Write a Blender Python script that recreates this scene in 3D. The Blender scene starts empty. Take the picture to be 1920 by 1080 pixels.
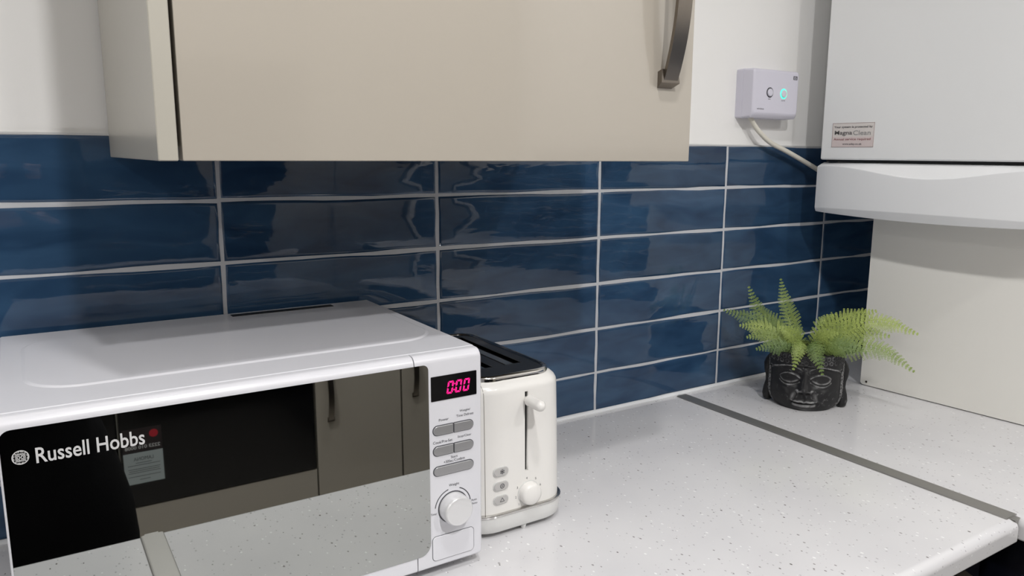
import bpy, bmesh, math, random
from mathutils import Vector, Matrix, noise
random.seed(7)
S = bpy.context.scene
COL = S.collection
PI = math.pi

# ------------------------------------------------------------------ camera, world, lamps, exposure
cd = bpy.data.cameras.new('camera')
cam = bpy.data.objects.new('camera', cd)
COL.objects.link(cam)
Rr = Vector((0.832551, -0.553895, 0.007724)).normalized()
Rf = Vector((0.546687, 0.819307, -0.172824)).normalized()
Rr = (Rr - Rf * Rr.dot(Rf)).normalized()
Ru = Rr.cross(Rf).normalized()
M = Matrix((Rr, Ru, -Rf)).transposed().to_4x4()
CAMLOC = Vector((-0.2119, -1.0342, 1.3598))
cam.matrix_world = Matrix.Translation(CAMLOC) @ M
cd.sensor_width = 36.0
cd.lens = 1457.58 / 1920 * 36.0
cd.shift_x = -0.02334
cd.shift_y = 0.00158
cd.clip_start = 0.01
S.camera = cam

W = bpy.data.worlds.new('world')
S.world = W
W.use_nodes = True
W.node_tree.nodes['Background'].inputs[0].default_value = (0.8, 0.85, 0.9, 1)
W.node_tree.nodes['Background'].inputs[1].default_value = 0.15

S.view_settings.view_transform = 'Standard'
S.view_settings.look = 'None'
S.view_settings.gamma = 1.0
S.view_settings.use_curve_mapping = False
S.view_settings.exposure = 0.03

LAMPS = [((0.06, -1.60), 19.5), ((0.04, -0.86), 6.0), ((-1.45, -1.60), 6.0), ((-1.45, -0.86), 1.5), ((0.9, -1.90), 9.0), ((-2.6, -1.4), 7.0)]  # larder-side and far-left lamps are unseen, added only as fill light
CEIL = 2.40
for (lx, ly), pw in LAMPS:
    ld = bpy.data.lights.new('ceiling_lamp', 'AREA')
    ld.shape = 'DISK'
    ld.size = 0.075
    ld.energy = pw
    ld.color = (1.0, 0.99, 0.985)
    lo = bpy.data.objects.new('ceiling_lamp', ld)
    lo.location = (lx, ly, CEIL - 0.012)
    COL.objects.link(lo)

# ------------------------------------------------------------------ materials
def srgb(r, g, b):
    f = lambda c: (c / 255 / 12.92) if c / 255 <= 0.04045 else ((c / 255 + 0.055) / 1.055) ** 2.4
    return (f(r), f(g), f(b), 1)

def mat(name, col, rough=0.5, metal=0.0, coat=0.0, spec=0.5, emit=None, estr=1.0):
    m = bpy.data.materials.new(name)
    m.use_nodes = True
    b = m.node_tree.nodes['Principled BSDF']
    b.inputs['Base Color'].default_value = col
    b.inputs['Roughness'].default_value = rough
    b.inputs['Metallic'].default_value = metal
    b.inputs['Coat Weight'].default_value = coat
    b.inputs['Coat Roughness'].default_value = 0.05
    b.inputs['Specular IOR Level'].default_value = spec
    if emit:
        b.inputs['Emission Color'].default_value = emit
        b.inputs['Emission Strength'].default_value = estr
    return m

def N(m, t, **kw):
    n = m.node_tree.nodes.new(t)
    for k, v in kw.items():
        setattr(n, k, v)
    return n

def L(m, a, b):
    m.node_tree.links.new(a, b)

def bsdf(m):
    return m.node_tree.nodes['Principled BSDF']

def add_noise_bump(m, scale, strength, dist=0.001, detail=2, vec='Object', stretch=None):
    tc = N(m, 'ShaderNodeTexCoord')
    nz = N(m, 'ShaderNodeTexNoise')
    nz.inputs['Scale'].default_value = scale
    nz.inputs['Detail'].default_value = detail
    src = tc.outputs[vec]
    if stretch:
        mp = N(m, 'ShaderNodeMapping')
        mp.inputs['Scale'].default_value = stretch
        L(m, src, mp.inputs[0]); src = mp.outputs[0]
    L(m, src, nz.inputs['Vector'])
    bp = N(m, 'ShaderNodeBump')
    bp.inputs['Strength'].default_value = strength
    bp.inputs['Distance'].default_value = dist
    L(m, nz.outputs['Fac'], bp.inputs['Height'])
    L(m, bp.outputs[0], bsdf(m).inputs['Normal'])
    return nz

M_wall = mat('wall_paint', srgb(244, 243, 241), 0.6)
add_noise_bump(M_wall, 90, 0.08)
M_ceil = mat('ceiling_paint', srgb(248, 248, 247), 0.8)
add_noise_bump(M_ceil, 60, 0.05)
M_grout = mat('grout', srgb(196, 198, 202), 0.85)
add_noise_bump(M_grout, 300, 0.3)
M_silicone = mat('silicone', srgb(236, 238, 240), 0.35)
add_noise_bump(M_silicone, 60, 0.3, 0.002)
M_trim = mat('tile_trim', srgb(205, 205, 205), 0.4)
M_taupe = mat('taupe_gloss', srgb(175, 168, 157), 0.16, coat=0.35)
add_noise_bump(M_taupe, 9, 0.035, 0.002, 1)
M_taupe_side = mat('taupe_panel', srgb(180, 176, 165), 0.3, coat=0.2)
add_noise_bump(M_taupe_side, 9, 0.03, 0.002, 1)
M_dark_gap = mat('dark_gap_brown', srgb(62, 50, 38), 0.7)
M_steel = mat('brushed_steel', srgb(128, 121, 113), 0.3, 1.0)
add_noise_bump(M_steel, 40, 0.15, 0.0005, 2, stretch=(40, 40, 1))
M_strip = mat('aluminium_strip', srgb(168, 166, 162), 0.5, 0.85)
add_noise_bump(M_strip, 30, 0.12, 0.0005, 2, stretch=(40, 1, 1))
M_chrome = mat('chrome', srgb(205, 203, 200), 0.12, 1.0)
add_noise_bump(M_chrome, 25, 0.03)
M_mwhite = mat('white_enamel', srgb(218, 218, 223), 0.3, coat=0.15)
add_noise_bump(M_mwhite, 250, 0.04, 0.0004)
M_mirror = mat('mirror_door_glass', (0.435, 0.45, 0.44, 1), 0.015, 1.0)
add_noise_bump(M_mirror, 3, 0.01, 0.001, 0)
M_blk = mat('black_gloss', (0.004, 0.004, 0.005, 1), 0.12)
add_noise_bump(M_blk, 8, 0.01)
M_blkm = mat('black_matt', (0.01, 0.01, 0.011, 1), 0.5)
add_noise_bump(M_blkm, 120, 0.05)
M_text = mat('print_grey', srgb(70, 70, 76), 0.6)
M_textm = mat('print_mid', srgb(98, 94, 96), 0.6)
M_textl = mat('print_pale', srgb(160, 158, 158), 0.6)
M_textw = mat('print_silver', srgb(205, 205, 205), 0.4)
M_textr = mat('print_red', srgb(140, 85, 88), 0.6)
M_led = mat('pink_led', (0.02, 0, 0.01, 1), 0.5, emit=(1.0, 0.006, 0.20, 1), estr=1.7)
M_green = mat('green_led', (0.1, 0.5, 0.35, 1), 0.4, emit=(0.03, 0.9, 0.5, 1), estr=1.6)
M_btn = mat('button_silver', srgb(170, 170, 172), 0.32, 0.6)
add_noise_bump(M_btn, 200, 0.05)
M_knob = mat('knob_silver', srgb(225, 225, 226), 0.3, 0.35)
add_noise_bump(M_knob, 200, 0.04)
M_cream = mat('cream_enamel', srgb(231, 229, 225), 0.28, coat=0.25)
add_noise_bump(M_cream, 200, 0.03, 0.0003)
M_creamb = mat('pale_plastic', srgb(218, 218, 216), 0.4)
M_tbtn = mat('grey_button', srgb(186, 184, 182), 0.35)
M_boiler = mat('boiler_white', srgb(240, 241, 241), 0.35, coat=0.1)
add_noise_bump(M_boiler, 150, 0.05, 0.0003)
M_fascia = mat('boiler_fascia', srgb(240, 241, 242), 0.3)
add_noise_bump(M_fascia, 200, 0.04, 0.0003)
M_panel = mat('panel_white', srgb(234, 232, 225), 0.38)
add_noise_bump(M_panel, 30, 0.04)
M_lilac = mat('alarm_plastic', srgb(216, 214, 226), 0.4)
M_cable = mat('cable_white', srgb(222, 218, 206), 0.45)
M_sticker = mat('sticker_paper', srgb(226, 220, 216), 0.4)
M_stickerp = mat('sticker_pink', srgb(222, 208, 206), 0.4)
M_dot = mat('screw_dark', srgb(60, 52, 44), 0.4, 0.5)
M_navy = mat('dark_unit', (0.004, 0.005, 0.010, 1), 0.25)
M_floor = mat('floor_pale_bounce', srgb(186, 180, 172), 0.4)  # floor made pale to bounce ambient light into the room
add_noise_bump(M_floor, 14, 0.1)
M_lens = mat('lamp_lens', (1, 1, 1, 1), 0.3, emit=(1, 0.96, 0.9, 1), estr=6)
M_skin = mat('skin', srgb(214, 168, 142), 0.5)
add_noise_bump(M_skin, 200, 0.1, 0.0005)
M_coat = mat('black_cloth', (0.006, 0.006, 0.007, 1), 0.9, spec=0.1)
add_noise_bump(M_coat, 260, 0.3, 0.001)
M_hair = mat('dark_hair', (0.018, 0.011, 0.007, 1), 0.5)
add_noise_bump(M_hair, 40, 0.6, 0.003, stretch=(6, 6, 1))
M_soil = mat('soil', (0.02, 0.014, 0.009, 1), 0.95)
add_noise_bump(M_soil, 150, 0.8, 0.004)

# glazed tile: deep blue with pooled glaze, uneven surface
M_tile = mat('blue_glaze', srgb(44, 66, 98), 0.03, spec=0.58)
m = M_tile
tc = N(m, 'ShaderNodeTexCoord'); oi = N(m, 'ShaderNodeObjectInfo')
off = N(m, 'ShaderNodeVectorMath', operation='MULTIPLY_ADD')
rnd = N(m, 'ShaderNodeCombineXYZ')
for k in range(3):
    L(m, oi.outputs['Random'], rnd.inputs[k])
off.inputs[1].default_value = (37, 19, 53)
L(m, rnd.outputs[0], off.inputs[0]); L(m, tc.outputs['Object'], off.inputs[2])
mp = N(m, 'ShaderNodeMapping'); mp.inputs['Scale'].default_value = (0.5, 1, 1.6)
L(m, off.outputs[0], mp.inputs[0])
n1 = N(m, 'ShaderNodeTexNoise'); n1.inputs['Scale'].default_value = 17; n1.inputs['Detail'].default_value = 2.6; n1.inputs['Distortion'].default_value = 0.6
n2 = N(m, 'ShaderNodeTexNoise'); n2.inputs['Scale'].default_value = 55; n2.inputs['Detail'].default_value = 3; n2.inputs['Distortion'].default_value = 0.8
for n_ in (n1, n2):
    L(m, mp.outputs[0], n_.inputs['Vector'])
ad = N(m, 'ShaderNodeMath', operation='MULTIPLY_ADD'); ad.inputs[1].default_value = 0.10
L(m, n2.outputs['Fac'], ad.inputs[0]); L(m, n1.outputs['Fac'], ad.inputs[2])
bp = N(m, 'ShaderNodeBump'); bp.inputs['Strength'].default_value = 0.5; bp.inputs['Distance'].default_value = 0.0010
L(m, ad.outputs[0], bp.inputs['Height']); L(m, bp.outputs[0], bsdf(m).inputs['Normal'])
cr = N(m, 'ShaderNodeValToRGB')
cr.color_ramp.elements[0].position = 0.30; cr.color_ramp.elements[0].color = srgb(34, 58, 86)
cr.color_ramp.elements[1].position = 0.72; cr.color_ramp.elements[1].color = srgb(54, 83, 113)
L(m, n1.outputs['Fac'], cr.inputs[0])
hs = N(m, 'ShaderNodeHueSaturation')
mr = N(m, 'ShaderNodeMapRange'); mr.inputs[3].default_value = 0.82; mr.inputs[4].default_value = 1.12
L(m, oi.outputs['Random'], mr.inputs[0]); L(m, mr.outputs[0], hs.inputs['Value']); L(m, cr.outputs[0], hs.inputs['Color'])
L(m, hs.outputs[0], bsdf(m).inputs['Base Color'])

# speckled white quartz-look laminate
M_top = mat('speckled_worktop', srgb(226, 225, 226), 0.16)
m = M_top
tc = N(m, 'ShaderNodeTexCoord')
prev = None
base = N(m, 'ShaderNodeTexNoise'); base.inputs['Scale'].default_value = 7
L(m, tc.outputs['Object'], base.inputs['Vector'])
br = N(m, 'ShaderNodeValToRGB')
br.color_ramp.elements[0].position = 0.3; br.color_ramp.elements[0].color = srgb(213, 212, 214)
br.color_ramp.elements[1].position = 0.7; br.color_ramp.elements[1].color = srgb(222, 221, 222)
L(m, base.outputs['Fac'], br.inputs[0])
prev = br.outputs[0]
for sc_, size, keep, col in ((260, 0.20, 0.30, srgb(186, 184, 187)), (150, 0.135, 0.30, srgb(158, 155, 156)), (95, 0.085, 0.30, srgb(112, 108, 106)), (200, 0.2, 0.2, srgb(240, 240, 240))):
    mp = N(m, 'ShaderNodeMapping'); mp.inputs['Rotation'].default_value = (0, 0, sc_); mp.inputs['Scale'].default_value = (1, 0.62, 1)
    L(m, tc.outputs['Object'], mp.inputs[0])
    v = N(m, 'ShaderNodeTexVoronoi'); v.inputs['Scale'].default_value = sc_
    L(m, mp.outputs[0], v.inputs['Vector'])
    sx = N(m, 'ShaderNodeSeparateColor'); L(m, v.outputs['Color'], sx.inputs[0])
    a = N(m, 'ShaderNodeMath', operation='LESS_THAN'); a.inputs[1].default_value = keep
    L(m, sx.outputs[0], a.inputs[0])
    szm = N(m, 'ShaderNodeMath', operation='MULTIPLY'); szm.inputs[1].default_value = size * 1.5
    L(m, sx.outputs[1], szm.inputs[0])
    b = N(m, 'ShaderNodeMath', operation='LESS_THAN')
    L(m, v.outputs['Distance'], b.inputs[0]); L(m, szm.outputs[0], b.inputs[1])
    c = N(m, 'ShaderNodeMath', operation='MULTIPLY'); L(m, a.outputs[0], c.inputs[0]); L(m, b.outputs[0], c.inputs[1])
    mx = N(m, 'ShaderNodeMix', data_type='RGBA')
    L(m, c.outputs[0], mx.inputs[0]); L(m, prev, mx.inputs[6]); mx.inputs[7].default_value = col
    prev = mx.outputs[2]
L(m, prev, bsdf(m).inputs['Base Color'])

# dry-brushed black stone pot
M_pot = mat('dry_brushed_black', (0.012, 0.012, 0.013, 1), 0.62)
m = M_pot
tc = N(m, 'ShaderNodeTexCoord')
nz = N(m, 'ShaderNodeTexNoise'); nz.inputs['Scale'].default_value = 90; nz.inputs['Detail'].default_value = 5; nz.inputs['Roughness'].default_value = 0.75
L(m, tc.outputs['Object'], nz.inputs['Vector'])
nb = N(m, 'ShaderNodeTexNoise'); nb.inputs['Scale'].default_value = 24; nb.inputs['Detail'].default_value = 2
L(m, tc.outputs['Object'], nb.inputs['Vector'])
at = N(m, 'ShaderNodeAttribute'); at.attribute_name = 'dry_brush'
pr = N(m, 'ShaderNodeMapRange'); pr.inputs[1].default_value = 0.12; pr.inputs[2].default_value = 1.0; pr.inputs[4].default_value = 1.5
L(m, at.outputs['Fac'], pr.inputs[0])
s1 = N(m, 'ShaderNodeMath', operation='MULTIPLY'); L(m, pr.outputs[0], s1.inputs[0]); L(m, nz.outputs['Fac'], s1.inputs[1])
r1 = N(m, 'ShaderNodeMapRange'); r1.inputs[1].default_value = 0.56; r1.inputs[2].default_value = 0.74
L(m, nz.outputs['Fac'], r1.inputs[0])
r2 = N(m, 'ShaderNodeMapRange'); r2.inputs[1].default_value = 0.48; r2.inputs[2].default_value = 0.72
L(m, nb.outputs['Fac'], r2.inputs[0])
s2 = N(m, 'ShaderNodeMath', operation='MULTIPLY'); L(m, r1.outputs[0], s2.inputs[0]); L(m, r2.outputs[0], s2.inputs[1])
s3 = N(m, 'ShaderNodeMath', operation='MULTIPLY_ADD', use_clamp=True); s3.inputs[1].default_value = 0.9
L(m, s1.outputs[0], s3.inputs[0]); L(m, s2.outputs[0], s3.inputs[2])
mx = N(m, 'ShaderNodeMix', data_type='RGBA'); mx.inputs[6].default_value = srgb(19, 19, 21); mx.inputs[7].default_value = srgb(158, 158, 158)
L(m, s3.outputs[0], mx.inputs[0]); L(m, mx.outputs[2], bsdf(m).inputs['Base Color'])
bp = N(m, 'ShaderNodeBump'); bp.inputs['Strength'].default_value = 0.35; bp.inputs['Distance'].default_value = 0.001
L(m, nz.outputs['Fac'], bp.inputs['Height']); L(m, bp.outputs[0], bsdf(m).inputs['Normal'])

# fern leaf
M_fern = mat('fern_green', srgb(112, 134, 62), 0.55)
m = M_fern
oi = N(m, 'ShaderNodeObjectInfo'); tc = N(m, 'ShaderNodeTexCoord')
nz = N(m, 'ShaderNodeTexNoise'); nz.inputs['Scale'].default_value = 22
L(m, tc.outputs['Object'], nz.inputs['Vector'])
av = N(m, 'ShaderNodeMath', operation='MULTIPLY_ADD'); av.inputs[1].default_value = 0.55
L(m, oi.outputs['Random'], av.inputs[0])
hf = N(m, 'ShaderNodeMath', operation='MULTIPLY'); hf.inputs[1].default_value = 0.5
L(m, nz.outputs['Fac'], hf.inputs[0]); L(m, hf.outputs[0], av.inputs[2])
cr = N(m, 'ShaderNodeValToRGB')
cr.color_ramp.elements[0].position = 0.2; cr.color_ramp.elements[0].color = srgb(82, 108, 58)
cr.color_ramp.elements[1].position = 0.75; cr.color_ramp.elements[1].color = srgb(158, 174, 88)
L(m, av.outputs[0], cr.inputs[0]); L(m, cr.outputs[0], bsdf(m).inputs['Base Color'])
bsdf(m).inputs['Subsurface Weight'].default_value = 0.0
M_stem = mat('fern_stem', srgb(92, 84, 44), 0.6)

# ------------------------------------------------------------------ mesh helpers
def obj(name, bm, material, parent=None, origin=None, angle=35, props=None, recalc=True):
    """link one mesh object; world-space bmesh, stored relative to origin (its thing's base)"""
    if recalc:
        bmesh.ops.recalc_face_normals(bm, faces=bm.faces[:])
    if origin is not None:
        bmesh.ops.translate(bm, verts=bm.verts[:], vec=-Vector(origin))
    me = bpy.data.meshes.new(name)
    bm.to_mesh(me); bm.free()
    me.materials.append(material)
    for p in me.polygons:
        p.use_smooth = True
    me.set_sharp_from_angle(angle=math.radians(angle))
    o = bpy.data.objects.new(name, me)
    COL.objects.link(o)
    if recalc and angle < 90:
        wn = o.modifiers.new('weighted_normal', 'WEIGHTED_NORMAL')
        wn.keep_sharp = True; wn.weight = 100
    if parent is not None:
        o.parent = parent
    elif origin is not None:
        o.location = origin
    for k, v in (props or {}).items():
        o[k] = v
    return o

def thing(name, label, cat, loc, rz=0.0, group=None):
    o = bpy.data.objects.new(name, None)
    o.empty_display_size = 0.05
    o.location = loc; o.rotation_euler = (0, 0, rz)
    COL.objects.link(o)
    o['label'] = label; o['category'] = cat
    if group:
        o['group'] = group
    return o

def tag(o, label, cat, group=None):
    o['label'] = label; o['category'] = cat
    if group:
        o['group'] = group
    return o

def box(bm, x0, x1, y0, y1, z0, z1, bev=0.0, seg=2):
    t = bmesh.new()
    bmesh.ops.create_cube(t, size=1)
    for v in t.verts:
        v.co = Vector(((x0 + x1) / 2 + v.co.x * (x1 - x0), (y0 + y1) / 2 + v.co.y * (y1 - y0), (z0 + z1) / 2 + v.co.z * (z1 - z0)))
    if bev > 0:
        bmesh.ops.bevel(t, geom=t.edges[:], offset=bev, segments=seg, affect='EDGES', profile=0.5)
    merge(bm, t)
    return bm

def merge(bm, t, mtx=None):
    if mtx is not None:
        bmesh.ops.transform(t, matrix=mtx, verts=t.verts[:])
    me = bpy.data.meshes.new('tmp')
    t.to_mesh(me); t.free()
    bm.from_mesh(me)
    bpy.data.meshes.remove(me)

def B(*a, **k):
    return box(bmesh.new(), *a, **k)

def rrect(x0, x1, y0, y1, r, n=6):
    """rounded rectangle outline (2D), r = radius or 4 radii: bl, br, tr, tl"""
    if not isinstance(r, (list, tuple)):
        r = [r] * 4
    pts = []
    for (cx, cy, a0, rr) in ((x0 + r[0], y0 + r[0], PI, r[0]), (x1 - r[1], y0 + r[1], 1.5 * PI, r[1]),
                             (x1 - r[2], y1 - r[2], 0, r[2]), (x0 + r[3], y1 - r[3], PI / 2, r[3])):
        for k in range(n + 1):
            a = a0 + k * PI / 2 / n
            pts.append((cx + rr * math.cos(a), cy + rr * math.sin(a)))
    return pts

def loft(bm, rings, cap0=True, cap1=True, closed=True):
    """rings: lists of equal-length 3D points"""
    vr = [[bm.verts.new(p) for p in ring] for ring in rings]
    n = len(vr[0])
    for a, b in zip(vr, vr[1:]):
        for i in range(n if closed else n - 1):
            j = (i + 1) % n
            bm.faces.new((a[i], a[j], b[j], b[i]))
    if cap0:
        bm.faces.new(vr[0][::-1])
    if cap1:
        bm.faces.new(vr[-1])
    return bm

def plate_front(bm, x0, x1, z0, z1, r, yb, yf, soft=0.0, n=6):
    """rounded rectangle plate facing -y, back at yb, front at yf, soft front edge"""
    rings = [[(x, yb, z) for x, z in rrect(x0, x1, z0, z1, r, n)]]
    if soft > 0:
        for k in range(4):
            a = k / 3 * PI / 2
            d = soft * (1 - math.cos(a)); e = soft * (1 - math.sin(a))
            rr = [max(q - d, 0.0002) for q in (r if isinstance(r, (list, tuple)) else [r] * 4)]
            rings.append([(x, yf + e, z) for x, z in rrect(x0 + d, x1 - d, z0 + d, z1 - d, rr, n)])
    else:
        rings.append([(x, yf, z) for x, z in rrect(x0, x1, z0, z1, r, n)])
    return loft(bm, rings)

def lathe(bm, profile, n=32, mtx=None):
    """profile (r, h) around z; capped where it ends"""
    t = bmesh.new()
    rings = [[(r * math.cos(2 * PI * k / n), r * math.sin(2 * PI * k / n), h) for k in range(n)] for r, h in profile]
    loft(t, rings)
    merge(bm, t, mtx)
    return bm

def tube(bm, pts, rad, n=8, cap=True):
    """round tube along points; rad number or list"""
    pts = [Vector(p) for p in pts]
    rads = rad if isinstance(rad, (list, tuple)) else [rad] * len(pts)
    rings = []
    up = Vector((0, 0, 1))
    prev = None
    for i, p in enumerate(pts):
        d = (pts[min(i + 1, len(pts) - 1)] - pts[max(i - 1, 0)]).normalized()
        if prev is None:
            s = d.cross(up)
            if s.length < 1e-3:
                s = d.cross(Vector((1, 0, 0)))
            s.normalize()
        else:
            s = (prev - d * prev.dot(d)).normalized()
        prev = s
        t = d.cross(s)
        rings.append([p + (s * math.cos(2 * PI * k / n) + t * math.sin(2 * PI * k / n)) * rads[i] for k in range(n)])
    return loft(bm, rings, cap, cap)

def spline(pts, n=24):
    pts = [Vector(p) for p in pts]
    P = [2 * pts[0] - pts[1]] + pts + [2 * pts[-1] - pts[-2]]
    out = []
    segs = len(pts) - 1
    for i in range(n + 1):
        u = i / n * segs
        k = min(int(u), segs - 1); t = u - k
        a, b, c, d = P[k:k + 4]
        out.append(0.5 * ((2 * b) + (c - a) * t + (2 * a - 5 * b + 4 * c - d) * t * t + (3 * b - a - 3 * c + d) * t ** 3))
    return out

def TO_FRONT(x, y, z):
    """local z axis -> world -y, local x -> x, local y -> z"""
    return Matrix.Translation((x, y, z)) @ Matrix(((1, 0, 0, 0), (0, 0, -1, 0), (0, 1, 0, 0), (0, 0, 0, 1)))

def TO_LEFT(x, y, z):
    """faces world -x: local x -> -y, local y -> z, local z -> -x"""
    return Matrix.Translation((x, y, z)) @ Matrix(((0, 0, -1, 0), (-1, 0, 0, 0), (0, 1, 0, 0), (0, 0, 0, 1)))

def text_bm(s, w=None, h=None, bold=0.0, depth=0.0002, shear=0.0, space=1.0):
    cu = bpy.data.curves.new('txt', 'FONT')
    cu.body = s
    cu.align_x = 'CENTER'
    cu.size = 1.0
    cu.offset = bold
    cu.shear = shear
    cu.space_character = space
    cu.resolution_u = 3
    o = bpy.data.objects.new('txt', cu)
    COL.objects.link(o)
    dg = bpy.context.evaluated_depsgraph_get()
    me = bpy.data.meshes.new_from_object(o.evaluated_get(dg))
    bm = bmesh.new(); bm.from_mesh(me)
    bpy.data.objects.remove(o); bpy.data.curves.remove(cu); bpy.data.meshes.remove(me)
    xs = [v.co.x for v in bm.verts]; ys = [v.co.y for v in bm.verts]
    cx, cy = (min(xs) + max(xs)) / 2, (min(ys) + max(ys)) / 2
    sw, sh = max(xs) - min(xs), max(ys) - min(ys)
    kx = (w / sw) if w else (h / sh)
    ky = (h / sh) if h else kx
    for v in bm.verts:
        v.co = Vector(((v.co.x - cx) * kx, (v.co.y - cy) * ky, depth))
    bmesh.ops.remove_doubles(bm, verts=bm.verts[:], dist=1e-7)
    return bm

def text(name, s, mtx, material, parent, origin, **kw):
    bm = text_bm(s, **kw)
    bmesh.ops.transform(bm, matrix=mtx, verts=bm.verts[:])
    return obj(name, bm, material, parent, origin, recalc=False)

def cut(o, cutter_bm, origin=None):
    """carve the cutter out of o's mesh (applied at once)"""
    if origin is not None:
        bmesh.ops.translate(cutter_bm, verts=cutter_bm.verts[:], vec=-Vector(origin))
    bmesh.ops.recalc_face_normals(cutter_bm, faces=cutter_bm.faces[:])
    me = bpy.data.meshes.new('cut'); cutter_bm.to_mesh(me); cutter_bm.free()
    c = bpy.data.objects.new('cut', me); COL.objects.link(c)
    par = o.parent; o.parent = None
    md = o.modifiers.new('cut', 'BOOLEAN'); md.operation = 'DIFFERENCE'; md.object = c; md.solver = 'EXACT'
    loc = o.location.copy(); o.location = (0, 0, 0)
    bpy.context.view_layer.update()
    dg = bpy.context.evaluated_depsgraph_get()
    new = bpy.data.meshes.new_from_object(o.evaluated_get(dg))
    o.modifiers.remove(md)
    o.data = new
    o.location = loc; o.parent = par
    bpy.data.objects.remove(c); bpy.data.meshes.remove(me)
    for p in new.polygons:
        p.use_smooth = True
    new.set_sharp_from_angle(angle=math.radians(35))

def structure(o):
    o['kind'] = 'structure'
    return o

def ear_cut(bm):
    bmesh.ops.triangulate(bm, faces=[f for f in bm.faces if len(f.verts) > 4])

# ------------------------------------------------------------------ room shell
XL, XR, YB, YF = -3.2, 1.42, 0.006, -2.80
structure(obj('floor', B(XL, XR, YF, YB, -0.05, 0), M_floor))
structure(obj('ceiling', B(XL, XR, YF, YB, CEIL, CEIL + 0.05), M_ceil))
wall_back = structure(obj('wall_back', B(XL, XR, YB, YB + 0.1, 0, CEIL), M_wall))
wall_right = structure(obj('wall_right', B(XR, XR + 0.1, YF, YB + 0.1, 0, CEIL), M_wall))
structure(obj('wall_left', B(XL - 0.1, XL, YF, YB + 0.1, 0, CEIL), M_wall))
structure(obj('wall_front', B(XL, XR, YF - 0.1, YF, 0, CEIL), M_wall))
CT = 0.91      # worktop height

# tiles on the back wall (each one a part of the wall), uneven hand-made edges
TW, TH = 0.303, 0.0792
ZA = 1.2983
def tile_mesh(w, h, seed, depth=0.0065):
    rnd = random.Random(seed)
    bm = bmesh.new()
    nx, nz = 9, 3
    out = []
    j = lambda s=0.0005: rnd.uniform(-s, s)
    amp = 0.0008
    ph = [rnd.uniform(0, 6.28) for _ in range(4)]
    def wob(t, k):
        return amp * (math.sin(5.1 * t + ph[k]) + 0.6 * math.sin(11.3 * t + 2 * ph[k]))
    hw, hh = w / 2, h / 2
    for i in range(nx):
        t = i / nx; out.append((-hw + w * t + (j() if i else 0), -hh + wob(t, 0) + j(0.0003)))
    for i in range(nz):
        t = i / nz; out.append((hw + wob(t, 1) * 0.6, -hh + h * t + (0 if i else 0)))
    for i in range(nx):
        t = i / nx; out.append((hw - w * t, hh + wob(t, 2) + j(0.0003)))
    for i in range(nz):
        t = i / nz; out.append((-hw + wob(t, 3) * 0.6, hh - h * t))
    ins = lambda p, d: (p[0] * (1 - d / hw), p[1] * (1 - d / hh))
    rings = [[(x, depth, z) for x, z in out],
             [(x, 0.0016, z) for x, z in out],
             [(x, 0.0003, z) for x, z in (ins(p, 0.0013) for p in out)],
             [(x, 0.0, z) for x, z in (ins(p, 0.0042) for p in out)]]
    loft(bm, rings, cap0=False)
    me = bpy.data.meshes.new('tile')
    bmesh.ops.recalc_face_normals(bm, faces=bm.faces[:])
    bm.to_mesh(me); bm.free()
    me.materials.append(M_tile)
    for p in me.polygons:
        p.use_smooth = True
    me.set_sharp_from_angle(angle=math.radians(40))
    return me
G = 0.0042
full = [tile_mesh(TW - G, TH - G, 10 + k) for k in range(7)]
rowsz = [(ZA + TH / 2 - k * TH, TH) for k in range(5)]
zb = ZA - 4 * TH                      # top of the last, cut row
last_h = zb - (CT + 0.003)
cutrow = [tile_mesh(TW - G, last_h - G / 2, 40 + k) for k in range(4)]
cols = [(-1.5 + k) * TW for k in range(6)]
cutcol_w = XR - 0.006 - (cols[-1] + TW / 2)
cutcol = [tile_mesh(cutcol_w - G, TH - G, 90 + k) for k in range(3)]
cutcorner = tile_mesh(cutcol_w - G, last_h - G / 2, 95)
k = 0
for zc, h in rowsz:
    for x in cols:
        o = bpy.data.objects.new('tile', full[(k * 5 + k // 6) % 7]); k += 1
        COL.objects.link(o); o.parent = wall_back
        o.location = (x, 0, zc)
        o.rotation_euler = (random.uniform(-0.004, 0.004), 0, random.uniform(-0.0025, 0.0025))
for x in cols:
    o = bpy.data.objects.new('tile', cutrow[k % 4]); k += 1
    COL.objects.link(o); o.parent = wall_back
    o.location = (x, 0, zb - last_h / 2)
    o.rotation_euler = (random.uniform(-0.004, 0.004), 0, random.uniform(-0.0025, 0.0025))
for i, (zc, h) in enumerate(rowsz + [(zb - last_h / 2, last_h)]):
    o = bpy.data.objects.new('tile', cutcorner if i == 5 else cutcol[i % 3])
    COL.objects.link(o); o.parent = wall_back
    o.location = (cols[-1] + TW / 2 + cutcol_w / 2, 0, zc)
obj('grout', B(cols[0] - TW / 2, XR, 0.0012, YB + 0.001, CT - 0.02, ZA + TH - 0.001), M_grout, wall_back)
# tiles on the short right wall
rmesh = [tile_mesh(TW - G, TH - G, 70 + k) for k in range(3)]
for zc, h in rowsz:
    for c in range(7):
        o = bpy.data.objects.new('tile', rmesh[k % 3]); k += 1
        COL.objects.link(o); o.parent = wall_right
        o.location = (XR - 0.006, -0.16 - c * TW, zc); o.rotation_euler = (0, 0, -PI / 2)
for c in range(7):
    o = bpy.data.objects.new('tile', cutrow[k % 4]); k += 1
    COL.objects.link(o); o.parent = wall_right
    o.location = (XR - 0.006, -0.16 - c * TW, zb - last_h / 2); o.rotation_euler = (0, 0, -PI / 2)
obj('grout', B(XR - 0.0045, XR + 0.001, -2.14, 0.0, CT - 0.02, ZA + TH - 0.001), M_grout, wall_right)
structure(obj('trim_1', B(cols[0] - TW / 2, XR, 0.0004, YB + 0.001, ZA + TH - 0.0016, ZA + TH + 0.0012, bev=0.0004), M_trim))
bm = bmesh.new()
pts = []
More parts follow.
